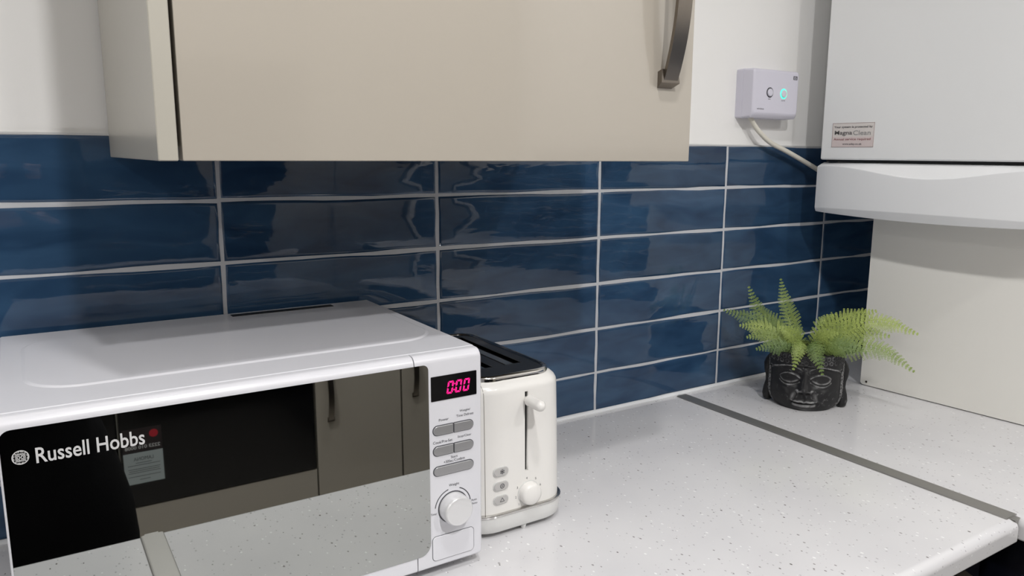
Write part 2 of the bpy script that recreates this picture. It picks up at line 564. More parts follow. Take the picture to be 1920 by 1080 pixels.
for i in range(60):
    x = cols[0] - TW / 2 + i * (XR - cols[0] + TW / 2) / 59
    pts.append((x, -0.0025 + 0.0006 * noise.noise((x * 9, 0, 0)), CT + 0.0018 + 0.0007 * noise.noise((x * 14, 3, 0))))
tube(bm, pts, 0.0042, 8)
structure(obj('trim_2', bm, M_silicone))

# ceiling fittings
LAMP_AT = dict(zip([p for p, _ in LAMPS], ('between the microwave and the oven', 'above the edge of the microwave worktop', 'at the left end near the opposite units', 'at the left end above the long worktop', 'in front of the larder cabinets, added as fill light', 'by the far left wall, added for ambient light')))
for (lx, ly), pw in LAMPS:
    t = thing('ceiling_downlight', 'round white recessed ceiling downlight ' + LAMP_AT[(lx, ly)], 'light', (lx, ly, CEIL), group='ceiling downlights')
    bm = bmesh.new()
    lathe(bm, [(0.0405, 0.0), (0.048, 0.0), (0.048, -0.004), (0.043, -0.006), (0.0405, -0.004)], 32, Matrix.Translation((lx, ly, CEIL)))
    obj('bezel', bm, M_ceil, t, t.location)
    bm = bmesh.new(); lathe(bm, [(0.0400, -0.001), (0.0400, -0.004)], 32, Matrix.Translation((lx, ly, CEIL)))
    obj('lens', bm, M_lens, t, t.location)

# ------------------------------------------------------------------ worktops
TT = 0.030
YFRONT = -0.614
def worktop_x(x0, x1, y_back, y_front, top=CT):
    """slab along x with a rounded nose at y_front"""
    r = 0.012
    sg = 1 if y_back > y_front else -1
    prof = [(y_back, top - TT), (y_back, top)]
    for k in range(7):
        a = k / 6 * PI / 2
        prof.append((y_front + sg * r - sg * r * math.sin(a), top - r + r * math.cos(a)))
    for k in range(4):
        a = k / 3 * PI / 2
        prof.append((y_front + sg * 0.003 - sg * 0.003 * math.cos(a), top - TT + 0.003 - 0.003 * math.sin(a)))
    bm = bmesh.new()
    loft(bm, [[(x0, y, z) for y, z in prof], [(x1, y, z) for y, z in prof]])
    return bm
JX1, JX0 = 0.803, -0.113
wt = obj('worktop', worktop_x(JX0 + 0.0022, JX1 - 0.0022, 0.0, YFRONT), M_top, None, (0.34, -0.3, CT - TT))
tag(wt, 'white speckled worktop that the microwave and the toaster stand on', 'worktop', 'speckled worktops')
wt = obj('worktop', worktop_x(XL + 0.01, JX0 - 0.0022, 0.0, YFRONT), M_top, None, (-1.6, -0.3, CT - TT))
tag(wt, 'white speckled worktop left of the metal strip beneath the microwave', 'worktop', 'speckled worktops')
# right leg: nose faces -x
r = 0.012
XN = 0.810
prof = [(XR - 0.002, CT - TT), (XR - 0.002, CT)]
for k in range(7):
    a = k / 6 * PI / 2
    prof.append((XN + r - r * math.sin(a), CT - r + r * math.cos(a)))
for k in range(4):
    a = k / 3 * PI / 2
    prof.append((XN + 0.003 - 0.003 * math.cos(a), CT - TT + 0.003 - 0.003 * math.sin(a)))
bm = bmesh.new()
loft(bm, [[(x, -1.66, z) for x, z in prof], [(x, -0.592, z) for x, z in prof]])
box(bm, JX1 + 0.0022, XR - 0.002, -0.592, 0.0, CT - TT, CT)
wt = obj('worktop', bm, M_top, None, (1.1, -1.0, CT - TT))
tag(wt, 'white speckled worktop under the boiler that the fern pot stands on', 'worktop', 'speckled worktops')

def joint_strip(x, label, x_shift=0.0):
    t = thing('joint_strip', label, 'strip', (x, -0.3, CT))
    bm = bmesh.new()
    w = 0.0128
    prof = [(-w, 0.0003), (-w + 0.0008, 0.0016), (-w + 0.003, 0.0022), (w - 0.003, 0.0022), (w - 0.0008, 0.0016), (w, 0.0003)]
    loft(bm, [[(x + a, -0.012, CT + b) for a, b in prof], [(x + a + x_shift, YFRONT + 0.010, CT + b) for a, b in prof]])
    obj('cover_plate', bm, M_strip, t, t.location)
    bm = bmesh.new()
    # web that fills the joint and shows at the front edge, flaring into the plate
    web = [(-0.0018, -TT), (0.0018, -TT), (0.0018, -0.010), (0.0022, -0.005), (0.0050, -0.0012), (0.0075, 0.0003),
           (-0.0075, 0.0003), (-0.0050, -0.0012), (-0.0022, -0.005), (-0.0018, -0.010)]
    loft(bm, [[(x + a + x_shift, YFRONT + 0.05, CT + b) for a, b in web], [(x + a + x_shift, YFRONT + 0.0030, CT + b) for a, b in web]])
    obj('web', bm, M_strip, t, t.location)
    return t
joint_strip(JX1, 'grey metal joint strip across the worktop in front of the fern pot')
joint_strip(JX0, 'grey metal joint strip across the worktop in front of and under the microwave')

# ------------------------------------------------------------------ base units
def handle_bow(bm, x, z0, z1, yd, w=0.019, h=0.024, t=0.0045, foot=0.010):
    """bow handle on a front facing -y: strap arcs out from two feet"""
    n = 18
    ringo = []
    for i in range(n + 1):
        u = i / n
        z = z0 + (z1 - z0) * u
        out = 0.010 + (h - 0.010) * math.sin(PI * u) ** 0.85
        ringo.append([(x - w / 2, yd - out + t, z), (x + w / 2, yd - out + t, z), (x + w / 2, yd - out, z), (x - w / 2, yd - out, z)])
    loft(bm, ringo)
    for z, s in ((z0, 1), (z1, -1)):
        # tapering foot
        a, b = w / 2 + 0.0035, w / 2 + 0.0005
        loft(bm, [[(x - b, yd, z - s * 0.007), (x + b, yd, z - s * 0.007), (x + b, yd, z + s * 0.011), (x - b, yd, z + s * 0.011)],
                  [(x - a, yd - 0.0105, z - s * 0.0015), (x + a, yd - 0.0105, z - s * 0.0015), (x + a - 0.003, yd - 0.0105, z + s * 0.013), (x - a, yd - 0.0105, z + s * 0.013)]])
    return bm

def unit(name, label, x0, x1, yf, yb, z0, z1, group, handle_z=None, handle_side=1, plinth=True, body=None, front=None):
    """floor unit with one door facing -y (yf<yb) or +y"""
    sg = 1 if yb > yf else -1
    t = thing(name, label, 'cabinet', ((x0 + x1) / 2, (yf + yb) / 2, 0), group=group)
    o = t.location
    a, b = sorted((yf + sg * 0.021, yb))
    obj('carcass', B(x0 + 0.001, x1 - 0.001, a, b, z0, z1, bev=0.0008, seg=1), body or M_taupe_side, t, o)
    a, b = sorted((yf, yf + sg * 0.019))
    d = obj('door', B(x0 + 0.0015, x1 - 0.0015, a, b, z0 + 0.002, z1 - 0.004, bev=0.0015), front or M_taupe, t, o)
    if plinth:
        a, b = sorted((yf + sg * 0.06, yf + sg * 0.075))
        obj('plinth', B(x0 + 0.001, x1 - 0.001, a, b, 0.0, z0), body or M_taupe_side, t, o)
    if handle_z:
        hx = x1 - 0.05 if handle_side > 0 else x0 + 0.05
        bm = handle_bow(bmesh.new(), hx, handle_z, handle_z + 0.17, 0.0)
        if sg < 0:
            bmesh.ops.rotate(bm, verts=bm.verts[:], cent=(hx, 0, 0), matrix=Matrix.Rotation(PI, 3, 'Z'))
        bmesh.ops.translate(bm, verts=bm.verts[:], vec=(0, yf, 0))
        obj('handle', bm, M_steel, d, o)
    return t
UT = CT - TT - 0.002
for i, (a, b) in enumerate(((-0.96, -0.36), (-0.36, 0.24), (0.24, 0.80))):
    unit('base_cabinet', ['taupe base cabinet below the left worktop', 'taupe base cabinet below the microwave', 'dark base cabinet below the toaster in the inner corner'][i],
         a, b, -0.575, -0.02, 0.15, UT, 'base cabinets under the long worktop', handle_z=0.66, front=M_navy if i == 2 else None, body=M_navy if i == 2 else None)
# right run: black glossy unit fronts facing -x
for i, (y0, y1) in enumerate(((-1.195, -0.5), (-1.65, -1.2))):
    t = thing('base_unit', ['black glossy base unit in the corner under the right worktop', 'black glossy base unit under the right worktop nearer the cooker side'][i],
              'cabinet', (1.1, (y0 + y1) / 2, 0), group='black units under the right worktop')
    obj('carcass', B(0.862, XR - 0.02, y0 + 0.001, y1 - 0.001, 0.15, UT, bev=0.001, seg=1), M_navy, t, t.location)
    obj('door', B(0.840, 0.859, y0 + 0.002, y1 - 0.002, 0.152, UT - 0.004, bev=0.002), M_navy, t, t.location)
    obj('plinth', B(0.90, 0.915, y0, y1, 0, 0.15), M_navy, t, t.location)

# ------------------------------------------------------------------ wall cabinet with glossy door
CX0, CX1, CYF, CZ0, CZ1 = -0.1160, 0.4578, -0.3557, 1.3515, 2.07
t = thing('wall_cabinet', 'taupe glossy wall cabinet hanging above the microwave', 'cabinet', (0.17, -0.17, CZ0))
o = t.location
obj('end_panel', B(CX0, CX0 + 0.0148, CYF, 0.0, CZ0, CZ1, bev=0.0008, seg=1), M_taupe_side, t, o)
obj('carcass', B(CX0 + 0.015, CX1 - 0.003, CYF + 0.022, 0.0, CZ0 + 0.012, CZ1 - 0.001, bev=0.0006, seg=1), M_dark_gap, t, o)  # shade of the gap beside the door put into the carcass colour
door = obj('door', B(CX0 + 0.0178, CX1, CYF, CYF + 0.019, CZ0, CZ1, bev=0.0012), M_taupe, t, o)
obj('handle', handle_bow(bmesh.new(), 0.4145, 1.4405, 1.645, CYF, w=0.0205, h=0.030), M_steel, door, o, props={'label': 'brushed steel bow handle'})

# ------------------------------------------------------------------ microwave
MX0, MX1, MF, MB_, MZ0, MZ1 = -0.2413, 0.1862, -0.3365, -0.0135, CT + 0.012, CT + 0.2462
t = thing('microwave', 'white microwave oven with a mirror door standing on the worktop', 'microwave', (-0.03, -0.18, CT))
MW = t; o = t.location
SE = MF + 0.0150      # seam between front and casing
bm = B(MX0 + 0.001, MX1 - 0.001, SE + 0.0014, MB_, MZ0, MZ1, bev=0.0022, seg=3)
casing = obj('casing', bm, M_mwhite, t, o)
# pressed raised field in the top
bm = bmesh.new()
pr = [(0.0, -0.0004), (0.0, 0.0000), (0.0012, 0.0004), (0.0030, 0.0010), (0.0042, 0.0012)]
loft(bm, [[(x, y, MZ1 + h) for x, y in rrect(-0.2215 + d, 0.1735 - d, -0.270 + d, -0.050 - d, 0.048 - d, 10)] for d, h in pr])
obj('pressed_field', bm, M_mwhite, t, o, angle=60)
bm = B(0.000, 0.129, MB_ - 0.0230, MB_ - 0.0110, MZ1 - 0.004, MZ1 + 0.0006)
obj('rear_vent', bm, M_blkm, t, o, props={'label': 'dark narrow vent slot at the rear edge'})
def front_piece(x0, x1, rl, rr):
    """front moulding: rolled top edge, radiused outer corners; profile in yz lofted along x"""
    bm = bmesh.new()
    R = 0.0085
    prof = [(SE, MZ0 + 0.002), (SE, MZ1 - 0.0006), (SE - 0.0010, MZ1 + 0.0002)]
    for k in range(6):
        a = k / 5 * PI / 2
        prof.append((MF + R - R * math.sin(a), MZ1 - R + R * math.cos(a)))
    for k in range(4):
        a = k / 3 * PI / 2
        prof.append((MF + 0.003 - 0.003 * math.cos(a), MZ0 + 0.003 - 0.003 * math.sin(a)))
    zc, yc = (MZ0 + MZ1) / 2, SE
    def ring(x, d):
        return [(x, min(y + d, SE) if y < SE - 1e-5 else y, z + (-d if z > zc else d)) for y, z in prof]
    rings = []
    steps = [(0.0, 1.0), (0.15, 0.45), (0.45, 0.12), (1.0, 0.0)]
    for u, v in steps:
        rings.append(ring(x0 + rl * u, rl * v))
    for u, v in reversed(steps):
        rings.append(ring(x1 - rr * u, rr * v))
    return loft(bm, rings)
DX = 0.1066
door = obj('door', front_piece(MX0, DX, 0.002, 0.0005), M_mwhite, t, o)
bm = plate_front(bmesh.new(), -0.2395, 0.1222, 0.9386, 1.1470, [0.012, 0.013, 0.006, 0.008], MF + 0.001, MF - 0.0007)
glass = obj('mirror_glass', bm, M_mirror, door, o, props={'label': 'mirrored dark door glass with silver lettering'})
pan = obj('control_panel', front_piece(DX + 0.0008, MX1, 0.0005, 0.006), M_mwhite, t, o)
for fx in (MX0 + 0.04, MX1 - 0.04):
    for fy in (SE + 0.03, MB_ - 0.04):
        bm = bmesh.new(); lathe(bm, [(0.010, 0.0), (0.012, 0.004), (0.013, 0.013)], 16, Matrix.Translation((fx, fy, CT)))
        obj('foot', bm, M_blkm, t, o)
# lettering and round emblem on the glass
gy = MF - 0.0007
text('lettering', 'Russell Hobbs', TO_FRONT(-0.1783, gy, 1.1233) @ Matrix.Rotation(math.radians(0), 4, 'Z'), M_textw, glass, o, w=0.0770, h=0.0128, bold=0.012)
bm = bmesh.new()
ec = Vector((-0.2268, gy, 1.1240)); ER = 0.0058
def ring2d(bm, r0, r1, n=28, asp=1.0, mtx=None):
    tt = bmesh.new()
    a = [tt.verts.new((r0 * math.cos(2 * PI * k / n) * asp, r0 * math.sin(2 * PI * k / n), 0.0002)) for k in range(n)]
    b = [tt.verts.new((r1 * math.cos(2 * PI * k / n) * asp, r1 * math.sin(2 * PI * k / n), 0.0002)) for k in range(n)]
    for k in range(n):
        tt.faces.new((a[k], a[(k + 1) % n], b[(k + 1) % n], b[k]))
    merge(bm, tt, mtx)
mt = TO_FRONT(*ec)
ring2d(bm, 0.0051, 0.0058, 32, 1, mt)
def stroke(bm, p, q, w, mtx):
    p, q = Vector((*p, 0)), Vector((*q, 0)); d = (q - p).normalized(); s = Vector((-d.y, d.x, 0)) * w / 2
    tt = bmesh.new()
    tt.faces.new([tt.verts.new(v + Vector((0, 0, 0.0002))) for v in (p - s, q - s, q + s, p + s)])
    merge(bm, tt, mtx)
for k in range(-2, 3):                       # woven lattice inside the emblem
    u = k * 0.0019
    hlen = math.sqrt(max(0.0051 ** 2 - u * u, 0))
    for sgn in (1, -1):
        c45 = 0.7071
        p = (c45 * u - c45 * hlen * sgn * sgn, 0)
        d = Vector((c45, c45 * sgn)); nrm = Vector((-d.y, d.x))
        a = nrm * u - d * hlen * 0.98; b = nrm * u + d * hlen * 0.98
        stroke(bm, a, b, 0.00062, mt)
for a in range(8):
    an = a * PI / 4 + 0.39
    ring2d(bm, 0.0003, 0.0009, 8, 1, mt @ Matrix.Translation((0.0036 * math.cos(an), 0.0036 * math.sin(an), 0)))
obj('emblem', bm, M_textw, glass, o, recalc=False)
# clock display
bm = plate_front(bmesh.new(), 0.1250, 0.1783, 1.1068, 1.1330, 0.0006, MF + 0.0005, MF - 0.0006, n=2)
disp = obj('display', bm, M_blk, pan, o, props={'label': 'black clock display with pink digits'})
def digit0(cx, cz, w, h, bm, sh=0.16):
    th = 0.0019
    def seg(pts):
        tt = bmesh.new()
        tt.faces.new([tt.verts.new((cx + x + z * sh, MF - 0.0008, cz + z)) for x, z in pts])
        merge(bm, tt)
    a, b = w / 2, h / 2
    g = 0.00035
    for s in (1, -1):
        seg([(-a + g + 0.0003, s * b), (a - g - 0.0003, s * b), (a - th - g, s * (b - th)), (-a + th + g, s * (b - th))])
        for q in (1, -1):
            seg([(q * a, s * (b - g - 0.0003)), (q * a, s * g), (q * (a - th), s * (g + th * 0.5)), (q * (a - th), s * (b - th - g))])
bm = bmesh.new()
for cx in (0.1470, 0.1567, 0.1660):
    digit0(cx, 1.1193, 0.0070, 0.0135, bm)
for dz in (-0.0032, 0.0032):
    tt = bmesh.new()
    cx = 0.1519
    tt.faces.new([tt.verts.new((cx + x + (dz) * 0.16, MF - 0.0008, 1.1193 + dz + z)) for x, z in ((-0.0007, -0.0007), (0.0007, -0.0007), (0.0007, 0.0007), (-0.0007, 0.0007))])
    merge(bm, tt)
obj('digits', bm, M_led, disp, o, recalc=False)
# buttons
bw = 0.0050
def pill(x0, x1, zc, left, right, slope=0.0):
    r = [bw if left else 0.0005, bw if right else 0.0005, bw if right else 0.0005, bw if left else 0.0005]
    bm = plate_front(bmesh.new(), x0 - 0.0007, x1 + 0.0007, zc - bw - 0.0007, zc + bw + 0.0007, [q + 0.0005 for q in r], MF + 0.0004, MF - 0.00025)
    obj('button_recess', bm, M_text, pan, o)
    bm = plate_front(bmesh.new(), x0, x1, zc - bw, zc + bw, r, MF + 0.0004, MF - 0.0016, soft=0.0007)
    obj('button', bm, M_btn, pan, o)
for zc in (1.0745, 1.0521):
    pill(0.1268, 0.1497, zc, True, False)
    pill(0.1510, 0.1738, zc, False, True)
pill(0.1268, 0.1738, 1.0297, True, True)
def plabel(s, x, z, h, w=None):
    text('button_label', s, TO_FRONT(x, MF - 0.0001, z), M_text, pan, o, h=h, w=w)
plabel('Power', 0.1393, 1.0856, 0.0027, 0.0115)
plabel('Weight/', 0.1643, 1.0912, 0.0032, 0.0128)
plabel('Time Defrost', 0.1643, 1.0865, 0.0027, 0.0205)
plabel('Cook/Pre-Set', 0.1378, 1.0618, 0.0030, 0.0225)
plabel('Stop/Clear', 0.1636, 1.0630, 0.0032, 0.0165)
plabel('Start', 0.1511, 1.0425, 0.0027, 0.0080)
plabel('+30Sec./Confirm', 0.1511, 1.0385, 0.0030, 0.0250)
plabel('Weight', 0.1505, 1.0108, 0.0036, 0.0122)
plabel('Timer', 0.1262, 0.9830, 0.0024, 0.0072)
plabel('Auto', 0.1745, 0.9878, 0.0024, 0.0070)
plabel('Menu', 0.1745, 0.9836, 0.0022, 0.0080)
KX, KZ = 0.1490, 0.9862
bm = bmesh.new()
for a0, a1 in ((105, 172), (8, 68)):
    rr = 0.0212
    pts = [(KX + rr * math.cos(math.radians(a0 + (a1 - a0) * k / 14)), KZ + rr * math.sin(math.radians(a0 + (a1 - a0) * k / 14))) for k in range(15)]
    for p, q in zip(pts, pts[1:]):
        w = 0.0010 / 2
        tt = bmesh.new(); d = Vector((q[0] - p[0], q[1] - p[1])).normalized(); s = Vector((-d.y, d.x)) * w
        tt.faces.new([tt.verts.new((v[0], MF - 0.0002, v[1])) for v in ((p[0] - s.x, p[1] - s.y), (q[0] - s.x, q[1] - s.y), (q[0] + s.x, q[1] + s.y), (p[0] + s.x, p[1] + s.y))])
        merge(bm, tt)
obj('dial_arcs', bm, M_text, pan, o, recalc=False)
bm = bmesh.new(); lathe(bm, [(0.0178, -0.001), (0.0178, 0.0003)], 40, TO_FRONT(KX, MF, KZ))
obj('knob_recess', bm, M_text, pan, o)
bm = bmesh.new()
kp = [(0.0166, -0.0005), (0.0166, 0.0125), (0.0160, 0.0145), (0.0148, 0.0158), (0.0120, 0.0162), (0.0, 0.0162)]
n = 48
tt = bmesh.new()
rings = []
for rr, h in kp[:-1]:
    ring = []
    for k in range(n):
        fl = 0.0003 if (k % 2 and 0 < h < 0.013) else 0
        ring.append(((rr - fl) * math.cos(2 * PI * k / n), (rr - fl) * math.sin(2 * PI * k / n), h))
    rings.append(ring)
loft(tt, rings); merge(bm, tt, TO_FRONT(KX, MF, KZ))
obj('knob', bm, M_knob, pan, o, props={'label': 'silver rotary knob'})
# door release flap: groove outline and raised plate
bm = plate_front(bmesh.new(), 0.1238, 0.1743, 0.9290, 0.9572, 0.0048, MF + 0.0004, MF - 0.0002)
obj('release_gap', bm, M_text, pan, o)
bm = plate_front(bmesh.new(), 0.1243, 0.1738, 0.9295, 0.9567, 0.0043, MF + 0.0004, MF - 0.0009, soft=0.0006)
obj('door_release', bm, M_mwhite, pan, o)

# ------------------------------------------------------------------ toaster
TX, TF, TB = 0.2622, -0.2975, -0.052
t = thing('toaster', 'cream two-slice toaster standing right of the microwave', 'toaster', (TX, -0.175, CT))
o = t.location
def rr_ring(z, hw, yf, yb, r, n=8):
    return [(x, y, z) for x, y in rrect(TX - hw, TX + hw, yf, yb, r, n)]
bm = bmesh.new()
secs = [(0.9405, 0.0680, TF, TB, 0.034), (1.00, 0.0672, TF + 0.0006, TB - 0.0006, 0.034), (1.07, 0.0658, TF + 0.0015, TB - 0.0015, 0.034)]
for k in range(6):
    a = k / 5 * PI / 2
    d = 0.0130 * (1 - math.cos(a)); z = 1.0855 + 0.0130 * math.sin(a)
    secs.append((z, 0.0655 - d, TF + 0.0018 + d, TB - 0.0018 - d, 0.034 - d * 0.6))
loft(bm, [rr_ring(*s) for s in secs])
body = obj('body', bm, M_cream, t, o, angle=50)
SX = 0.2685
cut(body, B(SX - 0.0022, SX + 0.0022, TF - 0.01, TF + 0.006, 0.985, 1.0835), o)
obj('slot_dark_backing', B(SX - 0.0022, SX + 0.0022, TF + 0.0045, TF + 0.0060, 0.985, 1.0835), M_blkm, body, o)  # black backing added so the shallow cut looks deep in shade
bm = bmesh.new()   # fine panel joint left of the slot
tt = [(TX - 0.0485, 0.9410), (TX - 0.0479, 0.9410), (TX - 0.0470, 1.085), (TX - 0.0476, 1.085)]
# chrome top rim and black deck with two bread slots
RZ = 1.1015
bm = bmesh.new()
hw = 0.0545; ya, yb_ = TF + 0.0130, TB - 0.0130; rc = 0.027
cut(body, B(TX - hw + 0.006, TX + hw - 0.006, ya + 0.012, yb_ - 0.012, RZ - 0.075, RZ + 0.02), o)
sec = [(0.0, -0.0025), (-0.0004, 0.0006), (0.0006, 0.0028), (0.0026, 0.0042), (0.0050, 0.0040), (0.0066, 0.0026), (0.0072, 0.0)]
rings = [rr_ring(RZ - 0.001 + h, hw + 0.0010 - d, ya - 0.0010 + d, yb_ + 0.0010 - d, rc - d * 0.8) for d, h in sec]
loft(bm, rings)
obj('chrome_rim', bm, M_chrome, t, o, angle=60, props={'label': 'polished chrome rim around the black top'})
bm = bmesh.new()
loft(bm, [rr_ring(RZ - 0.070, hw - 0.0070, ya + 0.0130, yb_ - 0.0130, 0.012), rr_ring(RZ - 0.003, hw - 0.0070, ya + 0.0130, yb_ - 0.0130, 0.012), rr_ring(RZ - 0.0028, hw - 0.0058, ya + 0.0058, yb_ - 0.0058, rc - 0.005), rr_ring(RZ + 0.0014, hw - 0.0058, ya + 0.0058, yb_ - 0.0058, rc - 0.005)])
deck = obj('deck', bm, M_blk, t, o)
for s in (-1, 1):
    cut(deck, B(TX + s * 0.0205 - 0.0105, TX + s * 0.0205 + 0.0105, ya + 0.042, yb_ - 0.022, RZ - 0.060, RZ + 0.01), o)
bm = bmesh.new()
for s in (-1, 1):
    cx = TX + s * 0.0205
    for a, b in ((cx - 0.0115, cx - 0.0105), (cx + 0.0105, cx + 0.0115)):
        box(bm, a, b, ya + 0.041, yb_ - 0.021, RZ - 0.002, RZ + 0.0018)
obj('slot_edges', bm, M_blkm, deck, o)
# base: chrome band, pale plinth, feet
bm = bmesh.new()
loft(bm, [rr_ring(0.9370, 0.0712, TF - 0.0032, TB + 0.0032, 0.036), rr_ring(0.9395, 0.0715, TF - 0.0035, TB + 0.0035, 0.036), rr_ring(0.9410, 0.0700, TF - 0.0020, TB + 0.0020, 0.036)])
obj('chrome_band', bm, M_chrome, t, o, angle=50)
bm = bmesh.new()
loft(bm, [rr_ring(0.9160, 0.0660, TF + 0.0020, TB - 0.0020, 0.033), rr_ring(0.9185, 0.0690, TF - 0.0010, TB + 0.0010, 0.035), rr_ring(0.9280, 0.0706, TF - 0.0026, TB + 0.0026, 0.036), rr_ring(0.9372, 0.0706, TF - 0.0026, TB + 0.0026, 0.036)])
obj('base', bm, M_creamb, t, o, angle=50)
for fx in (TX - 0.045, TX + 0.045):
    for fy in (TF + 0.045, TB - 0.045):
        bm = bmesh.new(); lathe(bm, [(0.006, 0), (0.0075, 0.002), (0.0085, 0.008)], 14, Matrix.Translation((fx, fy, CT)))
        obj('foot', bm, M_blkm, t, o)
bm = bmesh.new(); lathe(bm, [(0.0026, 0), (0.0044, 0.0075), (0.0046, 0.009)], 12, Matrix.Translation((0.2675, TF + 0.0055, CT)))
obj('front_peg', bm, M_creamb, t, o)
# lever: white capsule sticking out of the slot
bm = bmesh.new()
lr = 0.0066
pf = [(0.0030, -0.004), (0.0050, 0.0016), (lr, 0.0050)]
LL = 0.0275
pf += [(lr, LL)] + [(lr * math.cos(k / 6 * PI / 2), LL + lr * math.sin(k / 6 * PI / 2)) for k in range(1, 6)] + [(0.0004, LL + lr)]
lathe(bm, pf, 24, TO_FRONT(SX + 0.0006, TF + 0.001, 1.0735))
obj('lever', bm, M_cream, t, o, angle=60, props={'label': 'white lever knob'})
# browning dial
bm = bmesh.new()
lathe(bm, [(0.0152, -0.001), (0.0152, 0.0012)], 36, TO_FRONT(0.2712, TF + 0.0005, 0.9575))
obj('dial_ring', bm, M_creamb, t, o)
bm = bmesh.new()
pf = [(0.0140, 0.0), (0.0138, 0.0070), (0.0128, 0.0096), (0.0105, 0.0112), (0.006, 0.0120), (0.0005, 0.0122)]
lathe(bm, pf, 36, TO_FRONT(0.2712, TF + 0.0005, 0.9575))
dial = obj('browning_dial', bm, M_cream, t, o, angle=60)
for k, a in enumerate((222, 188, 150, 98, 55, 18)):
    rr = 0.0185
    x, z = 0.2712 + rr * math.cos(math.radians(a)) * 0.98, 0.9575 + rr * math.sin(math.radians(a))
    text('dial_number', str(k + 1), TO_FRONT(x, TF + 0.0002, z), M_text, t, o, h=0.0028)
# three oval buttons with symbols
for k, zc in enumerate((0.9925, 0.9748, 0.9575)):
    bx = 0.2325
    bm = plate_front(bmesh.new(), bx - 0.0103, bx + 0.0103, zc - 0.0060, zc + 0.0060, 0.0059, TF + 0.003, TF - 0.0006)
    obj('button_ring', bm, M_creamb, t, o)
    bm = plate_front(bmesh.new(), bx - 0.0096, bx + 0.0096, zc - 0.0053, zc + 0.0053, 0.0052, TF + 0.003, TF - 0.0014, soft=0.0007)
    b_ = obj('button', bm, M_tbtn, t, o)
    bm = bmesh.new()
    mt = TO_FRONT(bx + 0.001, TF - 0.0014, zc)
    if k == 0:
        for a in range(3):
            d = Vector((math.cos(a * PI / 3 + PI / 6), math.sin(a * PI / 3 + PI / 6))) * 0.0030
            stroke(bm, -d, d, 0.0007, mt)
            for s in (1, -1):
                e = d * 0.62 * s; pn = Vector((-d.y, d.x)) * 0.3
                stroke(bm, e, e * 1.45 + pn, 0.0005, mt); stroke(bm, e, e * 1.45 - pn, 0.0005, mt)
    elif k == 1:
        ring2d(bm, 0.0022, 0.0030, 20, 1, mt)
        stroke(bm, (-0.0007, -0.0011), (-0.0007, 0.0011), 0.0005, mt); stroke(bm, (0.0007, -0.0011), (0.0007, 0.0011), 0.0005, mt); stroke(bm, (-0.0007, 0), (0.0007, 0), 0.0005, mt)
    else:
        v = [(-0.0028, -0.0020), (0.0028, -0.0020), (0, 0.0026)]
        for a in range(3):
            stroke(bm, v[a], v[(a + 1) % 3], 0.0006, mt)
    obj('symbol', bm, M_text, b_, o, recalc=False)
# side joint on the front panel: thin recessed line
jt = bmesh.new()
box(jt, 0.2128, 0.2132, TF - 0.0004, TF + 0.004, 0.942, 1.086)
jt.free()
def body_y(z, x):
    """front surface of the toaster body at height z, position x"""
    for a, b in zip(secs, secs[1:]):
        if a[0] <= z <= b[0]:
            u = (z - a[0]) / (b[0] - a[0]); hw_, yf_, r_ = (a[i] + (b[i] - a[i]) * u for i in (1, 2, 4)); break
    dx = max(0, abs(x - TX) - (hw_ - r_))
    return yf_ + r_ - math.sqrt(max(r_ * r_ - dx * dx, 0))
bm = bmesh.new()
pts = [(0.2135, body_y(z, 0.2135) + 0.00005, z) for z in [0.9407, 0.98, 1.02, 1.06, 1.08, 1.087, 1.092, 1.0955, 1.098]]
tube(bm, pts, 0.00042, 6)
obj('panel_joint', bm, mat('joint_shadow_grey', srgb(150, 147, 141), 0.6), body, o)

# ------------------------------------------------------------------ heating receiver with cable
t = thing('receiver_box', 'white heating receiver box with a green lit button on the wall beside the boiler', 'receiver', (0.993, YB, 1.428))
o = t.location
x0, x1, z0, z1 = 0.9285, 1.0590, 1.4275, 1.5175
def rxz(y, d, r, dz0=0.0):
    return [(x, y, z) for x, z in rrect(x0 + d, x1 - d, z0 + d + dz0, z1 - d, r, 5)]
bm = bmesh.new()
loft(bm, [rxz(YB, 0.0005, 0.004), rxz(-0.010, 0.0, 0.004)])
obj('back_plate', bm, M_lilac, t, o)
bm = bmesh.new()
loft(bm, [rxz(-0.0095, 0.0008, 0.004), rxz(-0.012, 0.0004, 0.004), rxz(-0.0285, 0.0008, 0.005), rxz(-0.0325, 0.0018, 0.005, 0.0030), rxz(-0.0345, 0.0038, 0.005, 0.0050), rxz(-0.0350, 0.0058, 0.005, 0.0055)])
cov = obj('cover', bm, M_lilac, t, o, angle=30)
fy = -0.0350
for nm, bx, bz in (('button', 0.9752, 1.4745), ('lit_button', 1.0140, 1.4738)):
    bm = bmesh.new(); lathe(bm, [(0.0093, -0.001), (0.0093, 0.0004), (0.0072, 0.0004), (0.0072, -0.001)], 32, TO_FRONT(bx, fy, bz))
    obj('button_ring', bm, M_green if nm == 'lit_button' else M_text, cov, o)
    bm = bmesh.new(); lathe(bm, [(0.0071, -0.001), (0.0071, 0.0016), (0.0062, 0.0026), (0.0040, 0.0030)], 28, TO_FRONT(bx, fy, bz))
    obj('button', bm, M_lilac, cov, o)
text('button_label', 'MAN', TO_FRONT(0.9748, fy, 1.4625), M_text, cov, o, h=0.0020)
text('button_label', 'AUTO', TO_FRONT(1.0138, fy, 1.4612), M_text, cov, o, h=0.0021, w=0.0105)
text('wording', 'wireless', TO_FRONT(0.9512, fy, 1.4445), M_text, cov, o, h=0.0034, w=0.019)
bm = plate_front(bmesh.new(), 1.0398, 1.0512, 1.5008, 1.5078, 0.0008, fy + 0.0004, fy - 0.0001, n=2)
lg = obj('badge', bm, M_text, cov, o)
text('wording', 'ESi', TO_FRONT(1.0455, fy - 0.0001, 1.5043), M_lilac, lg, o, h=0.0048, bold=0.01)
